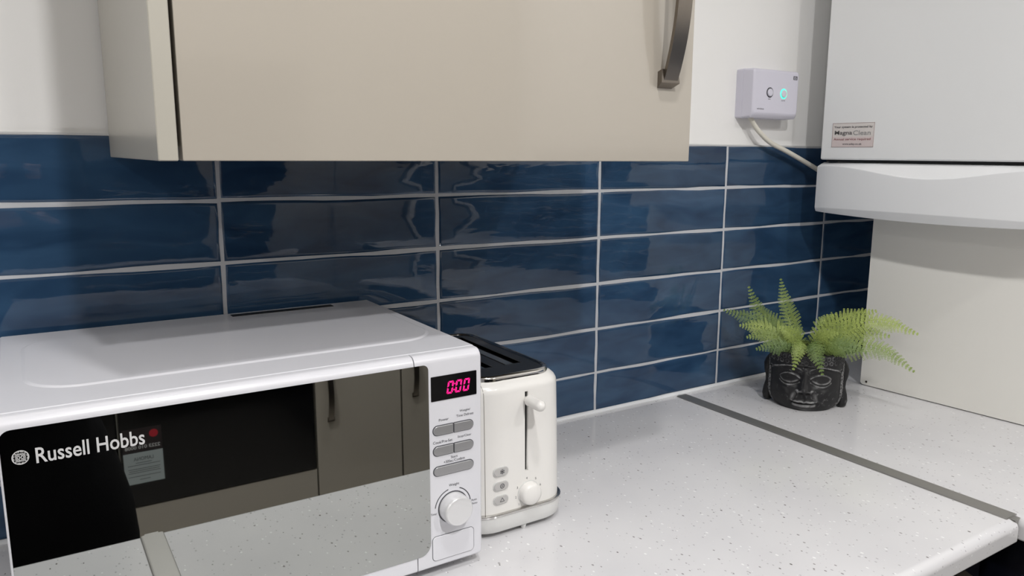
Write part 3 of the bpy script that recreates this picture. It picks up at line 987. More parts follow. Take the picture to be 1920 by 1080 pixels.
bm = bmesh.new(); lathe(bm, [(0.0016, -0.0005), (0.0016, 0.0004)], 10, TO_FRONT(0.9375, -0.0283, 1.4318))
obj('screw', bm, M_dot, cov, o)
bm = bmesh.new()
tube(bm, spline([(0.9510, -0.012, 1.4310), (0.9570, -0.016, 1.4180), (0.9720, -0.019, 1.4020), (1.0036, -0.020, 1.3830), (1.0518, -0.020, 1.3672), (1.1022, -0.020, 1.3495), (1.1495, -0.022, 1.3310), (1.20, -0.022, 1.312), (1.26, -0.022, 1.29)], 48), 0.0046, 12)
obj('cable', bm, M_cable, t, o, props={'label': 'white cable running down to the boiler'})

# ------------------------------------------------------------------ boiler
BX, BY0, BY1 = 1.090, -0.069, -0.511
t = thing('boiler', 'white wall-hung boiler in the corner above the pale panel', 'boiler', (1.25, -0.29, 1.25))
o = t.location
obj('casing', B(BX, XR - 0.004, BY1, BY0, 1.3520, 2.06, bev=0.0035, seg=3), M_boiler, t, o)
obj('chassis', B(BX + 0.050, XR - 0.004, BY1 + 0.004, BY0 - 0.004, 1.2600, 1.3492, bev=0.002), M_boiler, t, o)
obj('gap_strip', B(BX + 0.012, XR - 0.006, BY1 + 0.006, BY0 - 0.006, 1.348, 1.354), M_blkm, t, o)
bm = bmesh.new()
rings = []
ns = 30
for i in range(ns + 1):
    u = i / ns
    y = (BY0 + 0.005) + (BY1 - BY0 - 0.010) * u
    v = (y + 0.29) / 0.226
    k = max(0, 1 - v * v)
    e = 0.004 * max(0, 1 - min(u, 1 - u) * ns / 1.5)           # soft ends
    xf = BX - 0.003 - 0.010 * k + e
    zb = 1.2515 - 0.0065 * k
    bev = 0.0060 + 0.0095 * k ** 0.8
    w = max(0, 1 - abs(y + 0.290) / 0.200)
    sc = 0.0195 * (0.5 - 0.5 * math.cos(PI * w))
    zt = 1.3412 - sc - e * 0.5
    rings.append([(xf + 0.110, y, zb + 0.010), (xf + 0.060, y, zb + 0.006), (xf + 0.022, y, zb + 0.0010), (xf + bev * 0.75 + 0.003, y, zb), (xf + bev * 0.55, y, zb + 0.0010), (xf + 0.0008, y, zb + bev),
                  (xf, y, zb + bev + 0.0025), (xf, y, zt - 0.002), (xf + 0.0010, y, zt), (xf + 0.0030, y, zt + 0.0008), (xf + 0.012 + sc * 0.2, y, 1.3440), (xf + 0.020 + sc * 0.2, y, 1.3468), (xf + 0.110, y, 1.3468)])
loft(bm, rings)
obj('control_flap', bm, M_fascia, t, o, angle=28)
# service sticker
sy0, sy1, sz0, sz1 = -0.0932, -0.1803, 1.3755, 1.4198
bm = B(BX - 0.0004, BX + 0.0002, sy1, sy0, sz0, sz1)
st = obj('sticker', bm, M_sticker, t, o, props={'label': 'small white service sticker with dark and red lettering'})
bm = B(BX - 0.0006, BX - 0.0003, sy1 + 0.0012, sy0 - 0.0012, sz0 + 0.0012, sz0 + 0.0190)
obj('sticker_band', bm, M_stickerp, st, o)
bm = bmesh.new()
w = 0.0007
for a, b, c, d in ((sy1, sy0, sz0, sz0 + w), (sy1, sy0, sz1 - w, sz1), (sy1, sy1 + w, sz0, sz1), (sy0 - w, sy0, sz0, sz1)):
    box(bm, BX - 0.0007, BX - 0.0003, a, b, c, d)
obj('sticker_border', bm, mat('border_rose', srgb(172, 150, 150), 0.6), st, o)
cy = (sy0 + sy1) / 2
for s, zz, w_, h_, mm, bo, dy in (('Your system is protected by', 1.4120, 0.0800, 0.0052, M_text, 0.012, 0), ('Magna', 1.4010, 0.0370, 0.0098, M_textm, 0.015, 0.0195), ('Clean', 1.4016, 0.0360, 0.0085, M_textl, 0.012, -0.0190),
                                  ('Annual service required', 1.3895, 0.0770, 0.0052, M_textr, 0.015, 0.001), ('www.adey.co.uk', 1.3808, 0.0400, 0.0046, M_text, 0.012, 0)):
    text('sticker_text', s, TO_LEFT(BX - 0.0006, cy + dy, zz), mm, st, o, w=w_, h=h_, bold=bo, depth=0.0003)

# pale cover panel under the boiler
t = thing('cover_panel', 'pale flat cover panel standing on the worktop under the boiler', 'panel', (1.175, -0.33, CT))
o = t.location
bm = bmesh.new()
ring_f, ring_b = [], []
for y, z in rrect(-0.520, -0.1485, CT + 0.0018, 1.2440, [0.002, 0.006, 0.003, 0.002], 5):
    xf = 1.1592 + (-0.1485 - y) * 0.0600
    ring_f.append((xf, y, z)); ring_b.append((xf + 0.016, y, z))
loft(bm, [ring_b, ring_f])
obj('board', bm, M_panel, t, o)
bm = bmesh.new(); lathe(bm, [(0.0022, -0.0005), (0.0022, 0.0006), (0.0012, 0.0010)], 12, TO_LEFT(1.1600, -0.1610, 0.9185))
obj('screw', bm, M_dot, t, o)
obj('edge_seal', B(1.163, 1.172, -0.1495, -0.149, CT + 0.004, 1.24), M_dark_gap, t, o)

# ------------------------------------------------------------------ fern in a stone-face pot
PC = (0.9640, -0.1640, CT)
t = thing('potted_fern', 'fern in a black stone face pot in the worktop corner', 'plant', PC, math.atan2(-0.804, 0.595))
def gs(d, s):
    return math.exp(-(d / s) ** 2)
PH = 0.103
def pot_r(z):
    u = z / PH
    r = 0.0615 - 0.0125 * max(0, 1 - u / 0.30) ** 2.2 + 0.0005 * u
    return r
curls = []
for row, zc in enumerate((0.0905, 0.0985)):
    for k in range(36):
        curls.append((((k + 0.5 * row) / 36 * 2 - 1) * PI, zc))
def face(th, z):
    s = th * 0.0615
    a = abs(s)
    d = 0.0
    fr = 1.0 if abs(th) < 1.15 else max(0.0, 1 - (abs(th) - 1.15) / 0.2)
    if fr > 0:
        h = 0.0
        hl = 0.0855 - 0.010 * (a / 0.06) ** 2                     # hairline
        # nose
        if z < 0.083:
            u = min(max((0.080 - z) / 0.042, 0), 1)
            top = 0.0034 + 0.0095 * u ** 1.2
            wd = 0.0046 + 0.0052 * u
            fade = 1.0 if z > 0.0395 else max(0.0, 1 - (0.0395 - z) / 0.0045)
            h = max(h, top * gs(s, wd) * fade)
            h = max(h, 0.0060 * gs(math.hypot(a - 0.0102, (z - 0.0400)), 0.0042))
            h -= 0.0030 * gs(math.hypot(a - 0.0055, (z - 0.0355) * 1.3), 0.0026)
        # brow: fine raised arch
        zb = 0.0765 + 0.0075 * math.sin(min(max((a - 0.005) / 0.045, 0), 1) * PI)
        if a > 0.004:
            h += 0.0016 * gs(z - zb, 0.0016) * min(1, (a - 0.004) / 0.004)
        # socket and half closed lids
        ex, ez = (a - 0.0285) / 0.0205, (z - (0.0600 - 0.06 * (a - 0.0275))) / 0.0105
        q = ex * ex + ez * ez
        h -= 0.0052 * gs(math.sqrt(q), 1.0)
        if q < 1:
            h += 0.0050 * (1 - q) ** 0.55
        lidz = 0.0505 + 0.0070 * (ex * ex) - 0.06 * (a - 0.0275)
        if abs(ex) < 1.0:
            h += 0.0014 * gs(z - lidz + 0.0022, 0.0014) - 0.0018 * gs(z - lidz, 0.0011)
        upz = 0.0695 - 0.0085 * ex * ex - 0.03 * (a - 0.0275)
        if abs(ex) < 1.05:
            h += 0.0013 * gs(z - upz - 0.0006, 0.0012)
        # cheeks, chin
        h += 0.0030 * gs(math.hypot(a - 0.031, (z - 0.036)), 0.017)
        h += 0.0032 * gs(math.hypot(s, (z - 0.003) * 1.2), 0.012)
        # lips
        lw = 0.0235
        if a < lw:
            m_ = 1 - (a / lw) ** 2
            zu = 0.0192 - 0.0010 * gs(s, 0.003) + 0.0008 * gs(a - 0.005, 0.004)
            h += 0.0040 * m_ * gs(z - zu, 0.0026) + 0.0046 * m_ ** 1.3 * gs(z - 0.0118, 0.0032)
            h -= 0.0026 * gs(z - 0.0157 - 0.0016 * (a / lw) ** 2, 0.0010)
        h -= 0.0018 * gs(math.hypot(a - 0.0240, z - 0.0165), 0.0032)
        h -= 0.0016 * gs(s, 0.0022) * gs(z - 0.0260, 0.0040)       # philtrum
        h -= 0.0012 * gs(a - (0.012 + 0.35 * (0.040 - z)), 0.0022) * (1 if 0.018 < z < 0.040 else 0)
        if z > hl:
            h *= max(0, 1 - (z - hl) / 0.002)
        h += 0.0014 * gs(z - hl, 0.0012)
        d += h * fr
    hl2 = 0.0855 - 0.010 * (min(a, 0.062) / 0.06) ** 2 if fr > 0 else 0.012
    if z > hl2 - 0.001 or fr < 0.3:
        best = 9
        zz = z
        if fr < 0.3:                                             # curls down the sides and back
            k = round((zz - 0.0905) / 0.008)
            zc = 0.0905 + 0.008 * k
            tt = ((th / PI + 1) / 2 * 36 - 0.5 * (k % 2)); tc_ = round(tt)
            best = math.hypot((tt - tc_) * 0.0107, zz - zc)
        else:
            for ct, zc in curls:
                dd = abs(ct - th)
                if dd < 0.12:
                    best = min(best, math.hypot(dd * 0.0615, z - zc))
        d += 0.0016 + 0.0018 * gs(best - 0.0033, 0.0011) + 0.0016 * gs(best, 0.0012)
    return d
bm = bmesh.new()
NT, NZ = 300, 96
rings = []
relief = [[face(2 * PI * i / NT - PI, PH * j / NZ) for i in range(NT)] for j in range(NZ + 1)]
def smooth_rows(g, k):
    for _ in range(2):
        g = [[sum(row[(i + d) % NT] for d in range(-k, k + 1)) / (2 * k + 1) for i in range(NT)] for row in g]
        g = [[sum(g[min(max(j + d, 0), NZ)][i] for d in range(-k, k + 1)) / (2 * k + 1) for i in range(NT)] for j in range(NZ + 1)]
    return g
soft = smooth_rows(relief, 2)
def paint(j, i):
    th, z = 2 * PI * i / NT - PI, PH * j / NZ
    v = min(1.0, max(0.0, (relief[j][i] - soft[j][i]) / 0.00055))
    if abs(th) < 1.1:
        s_ = th * 0.0615
        if 0.038 < z < 0.084:
            v *= 1 - 0.9 * gs(s_, 0.0065)                          # worn bare along the nose
        v *= 0.45 + 0.75 * min(1, abs(noise.noise((s_ * 60, z * 60, 2.0))) * 2.2)
    if z > 0.084:
        v *= 0.45
    a_ = abs(th * 0.0615)
    if abs(th) < 1.1:                                              # rubbed patches beside nose and mouth, below the eyes
        v += 0.40 * gs(a_ - (0.0150 + 0.30 * max(0, 0.040 - z)), 0.0035) * gs(z - 0.030, 0.012)
        v += 0.30 * gs(z - 0.0480, 0.004) * gs(a_ - 0.020, 0.010)
        v += 0.32 * gs(z - 0.004, 0.006) * gs(a_, 0.030)
    return min(1.0, v)
brush = [paint(j, i) for j in range(NZ + 1) for i in range(NT)]
for j in range(NZ + 1):
    z = PH * (j / NZ)
    ring = []
    for i in range(NT):
        th = 2 * PI * i / NT - PI
        r_ = pot_r(z) + relief[j][i] * min(1, z / 0.004)
        sq = 1.0
        ring.append((r_ * math.sin(th) * 1.0, -r_ * math.cos(th) * 0.96, z))
    rings.append(ring)
for r_, z in ((0.0610, PH + 0.0008), (0.0565, PH + 0.0008), (0.0550, PH - 0.003), (0.0545, PH - 0.030)):
    rings.append([(r_ * math.sin(2 * PI * i / NT - PI), -r_ * math.cos(2 * PI * i / NT - PI) * 0.96, z) for i in range(NT)])
loft(bm, rings)
pot = obj('pot', bm, M_pot, t, angle=80, props={'label': 'black dry-brushed pot shaped as a serene stone face'})
pa = pot.data.attributes.new('dry_brush', 'FLOAT', 'POINT')
for i, v in enumerate(brush):
    pa.data[i].value = v
for s in (-1, 1):
    bm = bmesh.new()
    rings = []
    for z, cx, rx, ry, cyy in ((0.0015, 0.0640, 0.0030, 0.006, 0.004), (0.003, 0.0645, 0.0078, 0.010, 0.004), (0.012, 0.0650, 0.0095, 0.0115, 0.004), (0.024, 0.0645, 0.0085, 0.010, 0.004), (0.036, 0.0640, 0.0062, 0.0085, 0.005), (0.048, 0.0645, 0.0070, 0.010, 0.006),
                               (0.058, 0.0660, 0.0085, 0.0125, 0.007), (0.068, 0.0665, 0.0085, 0.0135, 0.008), (0.077, 0.0650, 0.0070, 0.012, 0.009), (0.084, 0.0630, 0.0040, 0.007, 0.010)):
        ring = []
        for k in range(20):
            a = 2 * PI * k / 20
            x = cx + rx * math.cos(a); y = cyy + ry * math.sin(a)
            dent = 0.0035 * gs(y - cyy + 0.001, 0.0035) * (1 if math.cos(a) > 0 else 0) * gs(z - 0.060, 0.018)
            ring.append((s * (x - dent), y, z))
        rings.append(ring)
    loft(bm, rings)
    bmesh.ops.subdivide_edges(bm, edges=bm.edges[:], cuts=1, use_grid_fill=True)
    obj('ear', bm, M_pot, pot, angle=80)
bm = bmesh.new()
rings = []
for r_, z in ((0.0548, PH - 0.014), (0.045, PH - 0.009), (0.025, PH - 0.005), (0.006, PH - 0.004)):
    rings.append([((r_ + 0.0) * math.cos(2 * PI * k / 40), r_ * math.sin(2 * PI * k / 40) * 0.96, z + 0.003 * noise.noise((r_ * 90, k * 0.9, 1))) for k in range(40)])
loft(bm, rings, cap0=True)
obj('soil', bm, M_soil, pot)

rf = random.Random(11)
def frond(pts, width, face_dir=(0, -1, 0), droop=0.25, t0=0.16):
    """one arching fern frond: thin stem plus leaflets on every side branch"""
    c = spline(pts, 60)
    face_dir = Vector(face_dir).normalized()
    npairs = max(11, round(sum((q_ - p_).length for p_, q_ in zip(c, c[1:])) / 0.0076))
    bm = bmesh.new()
    tube(bm, c[::4], [0.0009 * (1 - 0.75 * i / 15) for i in range(len(c[::4]))], 5)
    def at(u):
        x = min(max(u, 0), 0.9999) * 60; k = int(x)
        return c[k].lerp(c[k + 1], x - k), (c[min(k + 2, 60)] - c[max(k - 1, 0)]).normalized()
    for k in range(npairs):
        u = t0 + (1 - t0) * (k + 0.5) / npairs
        p, T = at(u)
        v = (u - t0) / (1 - t0)
        prof = (0.55 + 1.6 * v) if v < 0.28 else (1.0 - ((v - 0.28) / 0.72) ** 1.25 * 0.93)
        prof = min(prof, 1.0)
        sd0 = T.cross(face_dir)
        if sd0.length < 0.05:
            sd0 = T.cross(Vector((0.3, -0.9, 0.2)))
        sd0.normalize()
        for s in (-1, 1):
            ln = width / 2 * prof * rf.uniform(0.88, 1.08)
            if ln < 0.0015:
                continue
            D = (sd0 * s * 0.88 + T * 0.42 + face_dir * rf.uniform(-0.10, 0.22)).normalized()
            nrm = D.cross(T); nrm.normalize()
            side = nrm.cross(D).normalized()
            tip = p + D * ln + Vector((0, 0, -droop * ln * 0.5))
            nl = max(3, int(ln / 0.0021))
            mid = p.lerp(tip, 0.5) + Vector((0, 0, 0.08 * ln * droop))
            def q(w):
                return p * (1 - w) ** 2 + mid * 2 * w * (1 - w) + tip * w * w
            # pinna spine as a narrow strip
            wv = side * 0.0006
            a = [bm.verts.new(q(w) - wv * (1 - w)) for w in (0, 0.5, 1)]
            b = [bm.verts.new(q(w) + wv * (1.02 - w)) for w in (0, 0.5, 1)]
            for i in range(2):
                bm.faces.new((a[i], a[i + 1], b[i + 1], b[i]))
            for i in range(nl):
                w = (i + 0.6) / (nl + 0.4)
                base = q(w)
                ll = 0.0047 * (1 - 0.62 * w) * min(1, 0.35 + ln / 0.022) * rf.uniform(0.85, 1.15)
                hw_ = 0.00115 * (1 - 0.4 * w)
                for s2 in (-1, 1):
                    d2 = (side * s2 * 0.86 + D * 0.5 + nrm * rf.uniform(-0.25, 0.25)).normalized()
                    e2 = nrm.cross(d2).normalized()
                    v0 = bm.verts.new(base); v1 = bm.verts.new(base + d2 * ll * 0.5 - e2 * hw_ + nrm * 0.0003)
                    v2 = bm.verts.new(base + d2 * ll); v3 = bm.verts.new(base + d2 * ll * 0.5 + e2 * hw_ + nrm * 0.0003)
                    bm.faces.new((v0, v1, v2, v3))
    return obj('frond', bm, M_fern, t, recalc=False, angle=180)
ZS = PH - 0.008
FR = [
    # left side
    ([(-0.010, 0.000, ZS), (-0.045, -0.002, 0.128), (-0.100, 0.000, 0.150), (-0.154, 0.004, 0.163)], 0.046, (0.15, -1, 0.35)),
    ([(-0.015, 0.008, ZS), (-0.050, 0.012, 0.130), (-0.088, 0.016, 0.162), (-0.111, 0.018, 0.209)], 0.046, (0.1, -1, 0.1)),
    ([(-0.004, 0.012, ZS), (-0.025, 0.018, 0.135), (-0.043, 0.022, 0.180), (-0.055, 0.026, 0.226)], 0.038, (0.1, -1, 0.1)),
    ([(-0.010, -0.010, ZS), (-0.040, -0.018, 0.122), (-0.075, -0.022, 0.128), (-0.107, -0.024, 0.120)], 0.040, (0.1, -0.8, 0.6)),
    ([(-0.015, -0.004, ZS), (-0.045, -0.006, 0.124), (-0.085, -0.008, 0.138), (-0.122, -0.008, 0.138)], 0.048, (0.1, -0.9, 0.5)),
    ([(-0.010, -0.020, ZS), (-0.035, -0.034, 0.112), (-0.062, -0.040, 0.112), (-0.088, -0.044, 0.104)], 0.036, (0.0, -0.8, 0.6)),
    # drooping over the front
    ([(-0.008, -0.020, ZS), (-0.010, -0.048, 0.126), (-0.014, -0.068, 0.112), (-0.021, -0.076, 0.080)], 0.032, (0.0, -1, 0.25)),
    ([(0.006, -0.020, ZS), (0.008, -0.048, 0.128), (0.016, -0.070, 0.112), (0.028, -0.078, 0.076)], 0.038, (0.0, -1, 0.25)),
    # right side
    ([(0.010, 0.004, ZS), (0.050, 0.000, 0.136), (0.115, -0.006, 0.164), (0.179, -0.012, 0.148)], 0.050, (-0.1, -1, 0.3)),
    ([(0.012, -0.012, ZS), (0.052, -0.022, 0.116), (0.120, -0.030, 0.120), (0.176, -0.034, 0.086)], 0.046, (-0.1, -0.9, 0.5)),
    ([(0.012, 0.000, ZS), (0.040, -0.002, 0.128), (0.085, -0.006, 0.142), (0.135, -0.010, 0.140)], 0.056, (-0.1, -0.9, 0.4)),
    ([(0.008, 0.012, ZS), (0.035, 0.014, 0.140), (0.072, 0.014, 0.166), (0.112, 0.012, 0.180)], 0.046, (-0.1, -1, 0.2)),
    ([(0.010, -0.018, ZS), (0.035, -0.030, 0.118), (0.065, -0.036, 0.122), (0.098, -0.040, 0.114)], 0.044, (0.0, -0.9, 0.5)),
    ([(0.000, -0.006, ZS), (0.012, -0.016, 0.122), (0.028, -0.022, 0.136), (0.050, -0.026, 0.142)], 0.042, (0.0, -0.9, 0.4)),
    ([(-0.004, -0.006, ZS), (-0.014, -0.018, 0.120), (-0.030, -0.026, 0.136), (-0.050, -0.030, 0.146)], 0.040, (0.0, -0.9, 0.4)),
    ([(0.002, 0.016, ZS), (0.018, 0.022, 0.135), (0.030, 0.026, 0.152), (0.046, 0.028, 0.166)], 0.036, (0.0, -0.9, 0.3)),
]
for pts, w, fd in FR:
    frond(pts, w * 1.15, fd)

# ------------------------------------------------------------------ units across the kitchen (seen in the mirror door)
OY = -2.20
t = thing('oven_housing', 'tall taupe cabinet around the black ovens opposite the microwave', 'cabinet', (0.28, -2.48, 0))
o = t.location
obj('side_panel', B(-0.0190, -0.001, -2.78, OY - 0.021, 0.15, 2.1), M_taupe_side, t, o)
obj('side_panel', B(0.5650, 0.583, -2.78, OY - 0.021, 0.15, 2.1), M_taupe_side, t, o)
obj('lower_front', B(-0.018, 0.582, OY - 0.019, OY, 0.152, 0.266, bev=0.0015), M_taupe, t, o)
obj('door', B(-0.018, 0.582, OY - 0.019, OY, 1.626, 2.096, bev=0.0015), M_taupe, t, o)
obj('plinth', B(-0.019, 0.583, OY - 0.075, OY - 0.06, 0, 0.15), M_taupe_side, t, o)
t = thing('built_in_oven', 'stack of black glass ovens built into the tall opposite cabinet, upper ones added to darken the tile reflections', 'oven', (0.28, -2.45, 0.27))
o = t.location
obj('casing', B(0.001, 0.563, -2.74, OY - 0.022, 0.272, 1.618), M_blkm, t, o)
dr = obj('door', B(-0.015, 0.579, OY - 0.020, OY + 0.002, 0.270, 0.742, bev=0.002), M_blk, t, o)
d2 = obj('door', B(-0.015, 0.579, OY - 0.020, OY + 0.002, 0.746, 1.056, bev=0.002), M_blk, t, o)  # this door and those above are added to keep tile reflections dark
obj('control_panel', B(-0.015, 0.579, OY - 0.020, OY + 0.002, 1.060, 1.160, bev=0.002), M_blk, t, o)
d3 = obj('door', B(-0.015, 0.579, OY - 0.020, OY + 0.002, 1.166, 1.620, bev=0.002), M_blk, t, o)
for hz, dd in ((0.700, dr), (1.020, d2), (1.575, d3)):
    bm = bmesh.new()
    tube(bm, [(0.03, OY + 0.045, hz), (0.534, OY + 0.045, hz)], 0.009, 14)
    for hx in (0.055, 0.509):
        box(bm, hx - 0.008, hx + 0.008, OY, OY + 0.045, hz - 0.006, hz + 0.006)
    obj('handle', bm, M_steel, dd, o)
for kx in (0.10, 0.464):
    bm = bmesh.new(); lathe(bm, [(0.019, 0), (0.018, 0.02), (0.016, 0.022)], 24, Matrix.Translation((kx, OY + 0.002, 1.110)) @ Matrix.Rotation(-PI / 2, 4, 'X'))
    obj('knob', bm, M_steel, t, o)
def TO_BACK(x, y, z):
    """faces +y (towards the microwave): local x -> -x, y -> z"""
    return Matrix.Translation((x, y, z)) @ Matrix(((-1, 0, 0, 0), (0, 0, 1, 0), (0, 1, 0, 0), (0, 0, 0, 1)))
sy = OY + 0.0021
obj('energy_sticker', B(-0.010, 0.100, OY + 0.0015, sy + 0.0004, 0.345, 0.445), mat('sticker_grey', srgb(176, 186, 188), 0.5), dr, o)
up = obj('dark_sticker', B(-0.010, 0.100, OY + 0.0015, sy + 0.0004, 0.447, 0.522), mat('sticker_black', srgb(46, 38, 40), 0.5), dr, o)
ty = sy + 0.0005
text('sticker_text', 'LAMONA', TO_BACK(0.045, ty, 0.425), M_text, dr, o, w=0.055, h=0.011)
text('sticker_text', '2223 010 0008', TO_BACK(0.045, ty, 0.462), M_textw, dr, o, w=0.098, h=0.011, bold=0.02)
bm = bmesh.new()
for zz, w in ((0.412, 0.045), (0.405, 0.09), (0.393, 0.09), (0.387, 0.085), (0.381, 0.09), (0.369, 0.09), (0.358, 0.03)):
    box(bm, 0.045 - w / 2, 0.045 + w / 2, ty - 0.0004, ty, zz - 0.0008, zz + 0.0008)
obj('small_print', bm, M_text, dr, o)
bm = bmesh.new(); lathe(bm, [(0.0125, 0), (0.0125, 0.0004)], 24, TO_BACK(0.020 + 0.058, ty - 0.0002, 0.500))
obj('red_seal', bm, mat('seal_red', srgb(190, 40, 55), 0.5), dr, o)
for i, (a, b) in enumerate(((0.586, 0.904), (0.908, 1.36))):
    t = unit('larder_cabinet', ['narrow tall taupe larder cabinet right of the oven', 'wide tall taupe larder cabinet in the far right corner'][i],
             a, b, OY, -2.78, 0.15, 2.1, 'tall larder cabinets', handle_z=[0.435, 0.47][i], handle_side=-1)
t = thing('added_fridge_freezer', 'tall black fridge freezer put in left of the oven cabinet to darken reflections', 'fridge', (-0.32, -2.48, 0))  # made-up black appliance, placed for dark mirror and tile reflections
o = t.location
obj('body', B(-0.618, -0.023, -2.78, OY - 0.045, 0.02, 1.80, bev=0.004), M_blkm, t, o)
for z0_, z1_, hz in ((0.06, 0.70, 0.50), (0.712, 1.798, 0.76)):
    d_ = obj('door', B(-0.618, -0.023, OY - 0.042, OY - 0.002, z0_, z1_, bev=0.005), M_blk, t, o)
    bm = bmesh.new(); tube(bm, [(-0.57, OY - 0.004, hz), (-0.57, OY + 0.030, hz), (-0.57, OY + 0.034, hz + 0.004), (-0.57, OY + 0.034, hz + 0.146), (-0.57, OY + 0.030, hz + 0.15), (-0.57, OY - 0.004, hz + 0.15)], 0.006, 10)
    obj('handle', bm, M_blkm, d_, o)
for fx in (-0.58, -0.06):
    bm = bmesh.new(); lathe(bm, [(0.02, 0), (0.02, 0.025)], 12, Matrix.Translation((fx, OY - 0.10, 0)))
    obj('foot', bm, M_blkm, t, o)
for i, (a, b) in enumerate(((-1.222, -0.623), (-1.825, -1.226))):
    unit('base_cabinet', ['taupe base cabinet beside the black fridge freezer', 'taupe base cabinet at the far left end of the opposite run'][i], a, b, OY, -2.78, 0.15, UT, 'base cabinets on the opposite side', handle_z=0.66)
wt = obj('worktop', worktop_x(-1.83, -0.622, -2.795, OY + 0.025), M_top, None, (-1.2, -2.5, CT - TT))
tag(wt, 'white speckled worktop on the opposite side, left of the black fridge freezer', 'worktop', 'speckled worktops')
# ------------------------------------------------------------------ photographer (dark shape in the mirror door)
PX, PY = -0.375, -1.30
def skin_body(name, joints, edges, material, parent, origin, sub=2):
    me = bpy.data.meshes.new(name)
    me.from_pydata([Vector(p) - Vector(origin) for p, _ in joints], edges, [])
    ob = bpy.data.objects.new(name, me); COL.objects.link(ob)
    md = ob.modifiers.new('skin', 'SKIN'); md.use_smooth_shade = True
    for v, (_, r_) in zip(me.skin_vertices[0].data, joints):
        v.radius = (r_, r_) if not isinstance(r_, tuple) else r_
    me.skin_vertices[0].data[0].use_root = True
    sb = ob.modifiers.new('sub', 'SUBSURF'); sb.levels = sub; sb.render_levels = sub
    bpy.context.view_layer.update()
    new = bpy.data.meshes.new_from_object(ob.evaluated_get(bpy.context.evaluated_depsgraph_get()))
    bpy.data.objects.remove(ob)
    new.materials.clear(); new.materials.append(material)
    for p in new.polygons:
        p.use_smooth = True
    o2 = bpy.data.objects.new(name, new); COL.objects.link(o2)
    o2.parent = parent
    return o2
t = thing('person', 'person in black clothes standing at the worktop holding up a phone', 'person', (PX, PY, 0))
o = t.location
PHC = CAMLOC + Ru * -0.045 - Rf * 0.010 + Rr * 0.0        # phone body centre
WL = PHC - Rr * 0.055 - Ru * 0.05 - Rf * 0.03
WR = PHC + Rr * 0.055 - Ru * 0.05 - Rf * 0.03
J = [((PX, PY, 0.93), (0.150, 0.105)), ((PX, PY, 1.08), (0.135, 0.100)), ((PX, PY - 0.01, 1.28), (0.155, 0.110)), ((PX, PY - 0.015, 1.40), (0.10, 0.075)), ((PX, PY - 0.01, 1.47), 0.052), ((PX, PY + 0.01, 1.53), 0.050),
     ((PX - 0.15, PY - 0.01, 1.345), 0.042), ((PX - 0.235, PY + 0.06, 1.12), 0.045), (tuple(WL), 0.028),
     ((PX + 0.15, PY - 0.01, 1.345), 0.042), ((PX + 0.225, PY + 0.07, 1.12), 0.045), (tuple(WR), 0.028),
     ((PX - 0.09, PY, 0.84), 0.090), ((PX - 0.10, PY + 0.01, 0.48), 0.058), ((PX - 0.10, PY - 0.02, 0.09), 0.040), ((PX - 0.10, PY + 0.11, 0.04), 0.036),
     ((PX + 0.09, PY, 0.84), 0.090), ((PX + 0.10, PY + 0.01, 0.48), 0.058), ((PX + 0.10, PY - 0.02, 0.09), 0.040), ((PX + 0.10, PY + 0.11, 0.04), 0.036)]
E_ = [(0, 1), (1, 2), (2, 3), (3, 4), (4, 5), (2, 6), (6, 7), (7, 8), (2, 9), (9, 10), (10, 11), (0, 12), (12, 13), (13, 14), (14, 15), (0, 16), (16, 17), (17, 18), (18, 19)]
skin_body('body', J, E_, M_skin, t, o)
def fat(r_, k):
    return (r_[0] + k, r_[1] + k) if isinstance(r_, tuple) else r_ + k
bm = bmesh.new()
def oval(z, rx, ry, n=40, dx=0.0):
    return [(PX + dx + rx * math.copysign(abs(math.cos(2 * PI * k / n)) ** 0.85, math.cos(2 * PI * k / n)), PY + ry * math.sin(2 * PI * k / n) * (1 + 0.02 * math.sin(5 * 2 * PI * k / n + z * 9)), z) for k in range(n)]
loft(bm, [oval(*q_) for q_ in ((0.520, 0.308, 0.185), (0.600, 0.312, 0.190), (0.680, 0.306, 0.188), (0.760, 0.288, 0.180), (0.850, 0.262, 0.168), (0.950, 0.240, 0.158), (1.060, 0.226, 0.150), (1.180, 0.228, 0.150),
                               (1.290, 0.236, 0.146), (1.360, 0.228, 0.130), (1.405, 0.190, 0.112), (1.440, 0.120, 0.092), (1.470, 0.080, 0.078), (1.495, 0.072, 0.074))])
for s_, wr in ((-1, WL), (1, WR)):
    sh, el = Vector((PX + s_ * 0.135, PY - 0.005, 1.365)), Vector((PX + (-0.235 if s_ < 0 else 0.225), PY + 0.065, 1.12))
    cuff = el.lerp(wr, 0.90)
    tube(bm, spline([sh, sh.lerp(el, 0.5) + Vector((s_ * 0.03, -0.01, 0)), el, el.lerp(wr, 0.5) + Vector((0, 0.01, -0.012)), cuff], 28), [(0.086 - 0.042 * (k / 28)) * min(1, 0.55 + k / 7) for k in range(29)], 18)
obj('coat', bm, M_coat, t, o, angle=60)
JT = [((PX, PY, 0.92), (0.152, 0.110)), ((PX - 0.09, PY, 0.82), 0.104), ((PX - 0.10, PY + 0.01, 0.48), 0.074), ((PX - 0.10, PY - 0.02, 0.10), 0.062), ((PX + 0.09, PY, 0.82), 0.104), ((PX + 0.10, PY + 0.01, 0.48), 0.074), ((PX + 0.10, PY - 0.02, 0.10), 0.062)]
skin_body('trousers', JT, [(0, 1), (1, 2), (2, 3), (0, 4), (4, 5), (5, 6)], M_coat, t, o)
